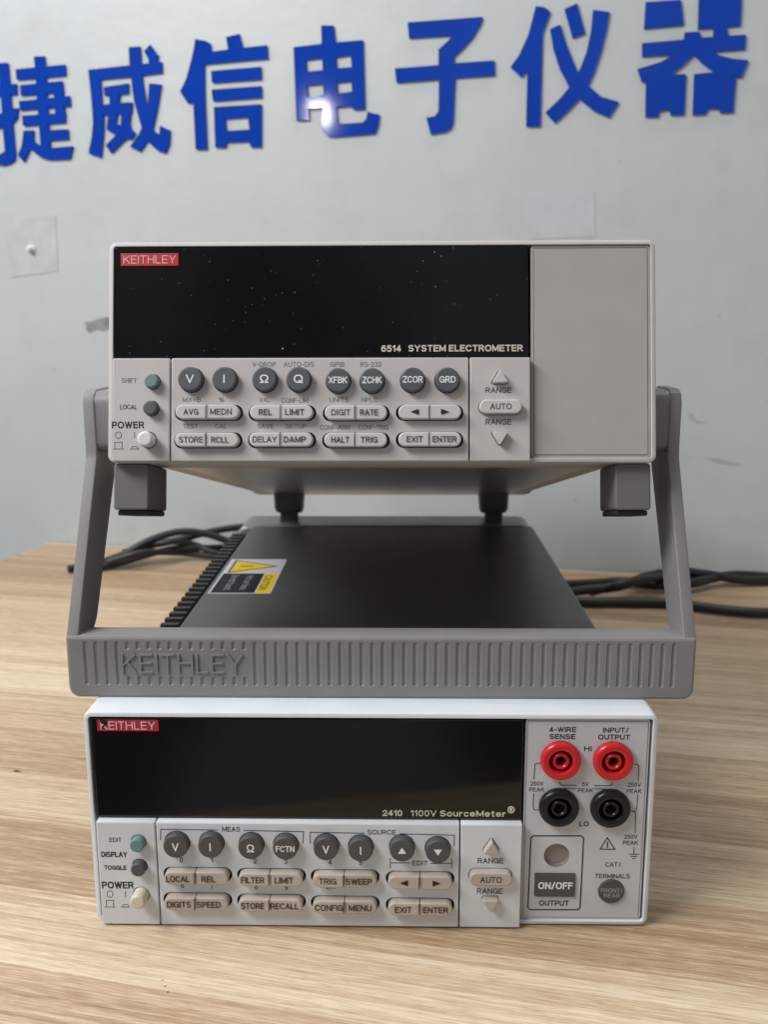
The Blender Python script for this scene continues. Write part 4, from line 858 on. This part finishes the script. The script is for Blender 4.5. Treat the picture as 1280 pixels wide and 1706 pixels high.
for i, (a, b) in enumerate(JX):
    mb = MB()
    lathe(mb, a, b, [(6.7, 3.9), (6.7, 1.0), (7.45, 0.95), (7.55, 0.4), (7.5, -1.0), (7.2, -1.7), (6.6, -2.1), (5.0, -2.1), (4.6, -1.9), (4.4, -1.5), (4.35, 6), (3.15, 6), (3.15, -1.2), (2.9, -1.5), (2.2, -1.5), (1.95, -1.2), (1.9, 5), (0.01, 5)], 48)
    s = mb.build('banana_socket', M['red' if i < 2 else 'black'], low)
    s['label'] = ['red socket under the 4-WIRE SENSE print', 'red socket under the INPUT/OUTPUT print', 'black socket below the 4-WIRE SENSE red one', 'black socket below the INPUT/OUTPUT red one'][i]
    mb = MB(); lathe(mb, a, b, [(1.88, 3.5), (1.6, 0.8), (1.35, 0.8), (1.3, 4.0), (0.01, 4.0)], 20); mb.build('contact', M['brass'], s)
# body: dark cover, fins, rear moulding
def yz(P, x0, x1, mb=None):
    """prism of a (y, z) outline between x0 and x1"""
    v, T = cdt([P]); keep = [t for t in T if pip(cent(v, t), P)]
    m_ = extrude(v, keep, x0, x1, None)
    m_.v = [(y, x, z) for x, y, z in m_.v]; m_.f = [q[::-1] for q in m_.f]
    if mb: mb.add(m_.v, m_.f); return mb
    return m_
P = rrect(-96, 105.5, 2, 85.4, n=6, rs=(1, 1, 2.5, 2.5))
block(P, 29.5, 334.8, 0.1, None, 1).build('top_cover', M['cover'], low)
mb = MB()
box(mb, -99, -96.2, 45, 330, 6, 80)
y = 52
while y < 322:
    box(mb, -107.2, -98.5, y, y + 3.6, 7, 83.0); y += 9.2
mb.build('heat_sink', M['sink'], low)
P = rrect(-107, 106.5, 0.4, 85.8, n=8, rs=(3, 3, 9, 9))
loft(P, [(3, 373), (1.2, 372.2), (0, 370), (0, 336), (1.0, 335), (2.0, 334.6)]).build('rear_bezel', M['rear'], low)
# warning sticker lying on the cover, read from the left side
ZS = 85.42
def lay(P2, dz): return [(x, y, ZS + dz) for x, y in P2]
def sheet(mb, P2, dz):
    a = sum(P2[i][0] * P2[(i + 1) % len(P2)][1] - P2[(i + 1) % len(P2)][0] * P2[i][1] for i in range(len(P2)))
    P2 = P2 if a > 0 else P2[::-1]
    return mb.add(lay(P2, dz), [list(range(len(P2)))])
mb = MB()
st = loft(rrect(-93, -58.8, 162.9, 238.4, 0.8, 2), [(0, ZS - .02), (0, ZS + .1)])
st.v = [(x, z, y) for x, y, z in st.v]
st = st.build('warning_sticker', M['stwhite'], low)
mb = sheet(MB(), [(-91.8, 164.1), (-67.9, 164.1), (-67.9, 204.5), (-91.8, 204.5)], .14)
sheet(mb, [(-90.0, 205.7), (-90.0, 236.3), (-62.0, 221)], .14)
mb.build('sticker_print', M['stblack'], st)
mb = sheet(MB(), [(-67.5, 164.1), (-60.0, 164.1), (-60.0, 204.5), (-67.5, 204.5)], .14)
sheet(mb, [(-88.9, 207.8), (-88.9, 234.2), (-64.6, 221)], .18)
mb.build('sticker_print', M['yellow'], st)
def stext(mb, body, cx, cy, w_, h_, dz, b_=0):
    v, f = text2d(body, 0, 0, w_, h_, b_)
    return mb.add([(cx + b, cy - a, ZS + dz) for a, b in v], f)
mb = MB(); stext(mb, 'CAUTION', -64.5, 185, 30, 4.4, .18, 0.16); mb.build('sticker_lettering', M['stblack'], st)
mb = MB(); stext(mb, '!', -81, 221, 2, 8, .22, 1); mb.build('sticker_symbol', M['stblack'], st)
mb = MB(); stext(mb, 'Hot surface.', -75.0, 185, 30, 4.0, .18, 0.11); stext(mb, 'Do not touch.', -83.8, 185, 32, 4.0, .18, 0.11); mb.build('sticker_lettering', M['stgrey'], st)

# ------------------------------------------------------------------ upper instrument, tipped up on its handle
TILT = 0.21645134
up = thing('electrometer', 'beige bench instrument propped up on a ribbed grey handle, above the other one', 'bench instrument', (3.85, 34.1, 175.97), (-TILT, 0, 0))
front('U', up)
X0, X1, Z0, Z1 = 58.3, 104.5, 2.0, 84.5
mb = MB()
loft(rrect(X0, X1, Z0, Z1, 1.4, 4), [(0, 6.9), (0, 1.0), (0.9, 0.9), (0.95, 1.25), (1.2, 1.25), (1.25, 0.8)], True, False, mb)
mb.build('blank_panel', M['blankU'], up)
P = [(-104, 8), (-98, 1.5), (98, 1.5), (104, 8), (104, 84), (102, 86), (-102, 86), (-104, 84)]
block(P, 29.5, 352, 0.1, None, 1).build('case', M['caseU'], up)
mb = MB(); box(mb, -88, 88, 33, 349, 0.9, 1.6); mb.build('bottom_plate', M['alu'], up)
loft(rrect(-105.5, 105.5, 1.2, 86.2, 4, 5), [(1.5, 372), (0, 370), (0, 350), (1, 349.4)]).build('rear_bezel', M['rear'], up)
for sx in (-1, 1):
    xa, xb = sorted((sx * 91.5, sx * 105.2))
    f = loft(rrect(xa, xb, -18.2, -0.05, 1.2, 3), [(0.6, 33.6), (0, 33), (0, 4.6), (0.2, 4.2), (0.6, 4)]).build('front_foot', M['foot'], up)
    xa, xb = xa + 0.7, xb - 0.5
    loft(rrect(xa, xb, -20.4, -18.25, 0.7, 3), [(0, 32), (0, 7.5), (0.3, 7)]).build('foot_pad', M['rubber'], f)
import mathutils
ct, snt = math.cos(TILT), math.sin(TILT)
for sx in (-75, 75):
    d0 = 326.0
    # tapered block: wide at the case, narrow where it meets the lower cover
    prof = [(0.9, 10.5, 13), (-10.5, 9.8, 12), (-13.2, 8.3, 10.5)]
    V = []; F = []
    for z, hx, hy in prof:
        V += [(sx + a * hx, d0 + 8 + b * hy, z) for a, b in ((-1, -.7), (-.8, -1), (.8, -1), (1, -.7), (1, .7), (.8, 1), (-.8, 1), (-1, .7))]
    for k in range(2):
        for i in range(8):
            j = (i + 1) % 8
            F.append([k * 8 + j, k * 8 + i, (k + 1) * 8 + i, (k + 1) * 8 + j])
    F.append(list(range(16, 24))[::-1])
    f = MB().add(V, F).build('rear_foot', M['footR'], up)
    mb = MB()
    # rubber tip cut level so that it sits flat on the lower instrument
    V = []
    for (a, b) in ((-1, -.7), (-.8, -1), (.8, -1), (1, -.7), (1, .7), (.8, 1), (-.8, 1), (-1, .7)):
        lx, ly = sx + a * 6.2, d0 + 8 + b * 7.5
        V.append((lx, ly, -13.0))
    for (lx, ly, _) in list(V):
        # world z of the lower cover top = 86.25 -> local z
        lz = (86.28 - 175.97 + ly * snt) / ct
        V.append((lx, ly, lz))
    F = [[i, (i + 1) % 8, 8 + (i + 1) % 8, 8 + i][::-1] for i in range(8)] + [list(range(8)), list(range(8, 16))[::-1]]
    mb.add(V, F).build('foot_pad', M['rubber'], f)

# handle: grip bar standing on the lower bezel, two arms up to the pivots (world mm)
BC = 3.5; BW = 120.4; BZ0, BZ1 = 87.05, 112.0; BY0, BY1 = 14.2, 27.5
O = rrect(BC - BW, BC + BW, BZ0, BZ1, n=6, rs=(4.5, 4.5, 1.2, 1.2))
FI = inset(O, 1.2)
slots = []; recess = []
def px2x(px): return (px - 111) / (1160 - 111) * 2 * BW + BC - BW
zt_, zb_ = 109.9, 92.2
pit = 17.8
k = 0
GW = 0.85
while 142.5 + k * pit < 1130:
    x = px2x(143.5 + k * pit); k += 1
    if 196 < 142.5 + (k - 1) * pit < 415:
        slots.append(rrect(x - GW, x + GW, 106.6, zt_, 0.6, 3)); slots.append(rrect(x - GW, x + GW, zb_, 95.9, 0.6, 3))
    else:
        slots.append(rrect(x - GW, x + GW, zb_, zt_, 0.6, 3))
v, T = cdt([FI] + slots + recess)
mb = MB()
extrude(v, [t_ for t_ in T if pip(cent(v, t_), FI) and not any(pip(cent(v, t_), s) for s in slots + recess)], BY0, BY0 + 0.5, mb, back=False)
for P in slots:                                          # rounded grooves
    g = loft(P, [(0, BY0 + 0.02), (0.28, BY0 + 0.42), (0.55, BY0 + 0.55)], True, False)
    mb.add(g.v, g.f)
for P in recess: mb.add([(x, BY0 + 0.5, z) for x, z in P], [list(range(len(P)))])
loft(O, [(2.2, BY1), (0.6, BY1 - 0.6), (0, BY1 - 2.2), (0, BY0 + 1.2), (0.35, BY0 + 0.35), (1.2, BY0)], False, True, mb)
grip = mb.build('handle', M['handle'], up, 30, world=True)
tv, tf = text2d('KEITHLEY', (px2x(203) + px2x(409)) / 2, 101.25, px2x(408) - px2x(204), 7.7, 0.09)
lt = extrude(tv, tf, BY0 - 0.7, BY0 + 0.2, None, False).build('raised_lettering', M['handle'], grip, 30)
PY, PZ, PR = 63.5, 189.5, 13.0
def hull(pts):
    pts = sorted(set(pts))
    def half(ps):
        h = []
        for p in ps:
            while len(h) > 1 and (h[-1][0] - h[-2][0]) * (p[1] - h[-2][1]) - (h[-1][1] - h[-2][1]) * (p[0] - h[-2][0]) <= 0: h.pop()
            h.append(p)
        return h[:-1]
    return half(pts) + half(pts[::-1])
ARM = [(14.55, 108), (33, 108), (38.5, 112), (77.5, 172), (78.2, 176), (78.2, 196.5), (76.5, 200.8), (72.5, 202.8), (56, 202.8), (52.4, 201.2), (50.8, 197.5), (50.8, 178), (50.2, 175.2), (14.55, 111)]
for sx in (-1, 1):
    xo, xi = BC + sx * (BW - 0.15), BC + sx * (BW - 4.9)
    m_ = loft(ARM, [(0.35, xi), (0, xi + sx * 0.35), (0, xo - sx * 0.9), (0.25, xo - sx * 0.27), (0.9, xo)])
    m_.v = [(y, x, z) for x, y, z in m_.v]
    if sx > 0: m_.f = [q[::-1] for q in m_.f]
    if sx < 0: pass
    # pivot boss between arm and case
    b0 = BC + sx * (BW - 4.0); b1 = BC + sx * 103.6
    n0 = len(m_.v)
    C = rrect(51.4, 77.6, 177.2, 202.2, 5, 5)
    bb = loft(C, [(0, b0), (0, b1)])
    bb.v = [(y, x, z) for x, y, z in bb.v]
    if sx < 0: bb.f = [q[::-1] for q in bb.f]
    m_.add(bb.v, bb.f)
    a_ = m_.build('arm', M['handle'], grip, 30)

# ------------------------------------------------------------------ cables behind
def cable(key, r, label, extra=()):
    mb = MB(); tube(mb, CABLE[key], r)
    for e in extra: tube(mb, CABLE[e], r)
    o = mb.build('power_cable', M['cable'], None, 60)
    tag(o, label, 'cable', 'black cables on the table')
    return o
cable('arch', 3.6, 'black cable rising in the highest arch of the coil left of the instruments')
cable('low', 3.2, 'black cable running below the arched one left of the instruments')
cable('mid', 3.2, 'dark cable dipping to the table beside the black heat sink fins')
cable('plug', 3.5, 'black cable reaching up to the rear corner of the lower instrument')
cable('inner', 3.0, 'thin black cable making the small inner loop of the coil left of the instruments')
cable('ra', 4.0, 'thick black cable humped over the others behind the right handle arm')
cable('rb', 4.0, 'black cable lying flat against the wall side on the right')
cable('rc', 4.0, 'black cable nearest the front on the right, running straight along the table')
cable('rd', 3.7, 'short loop of black cable crossing the bundle right of the instruments')
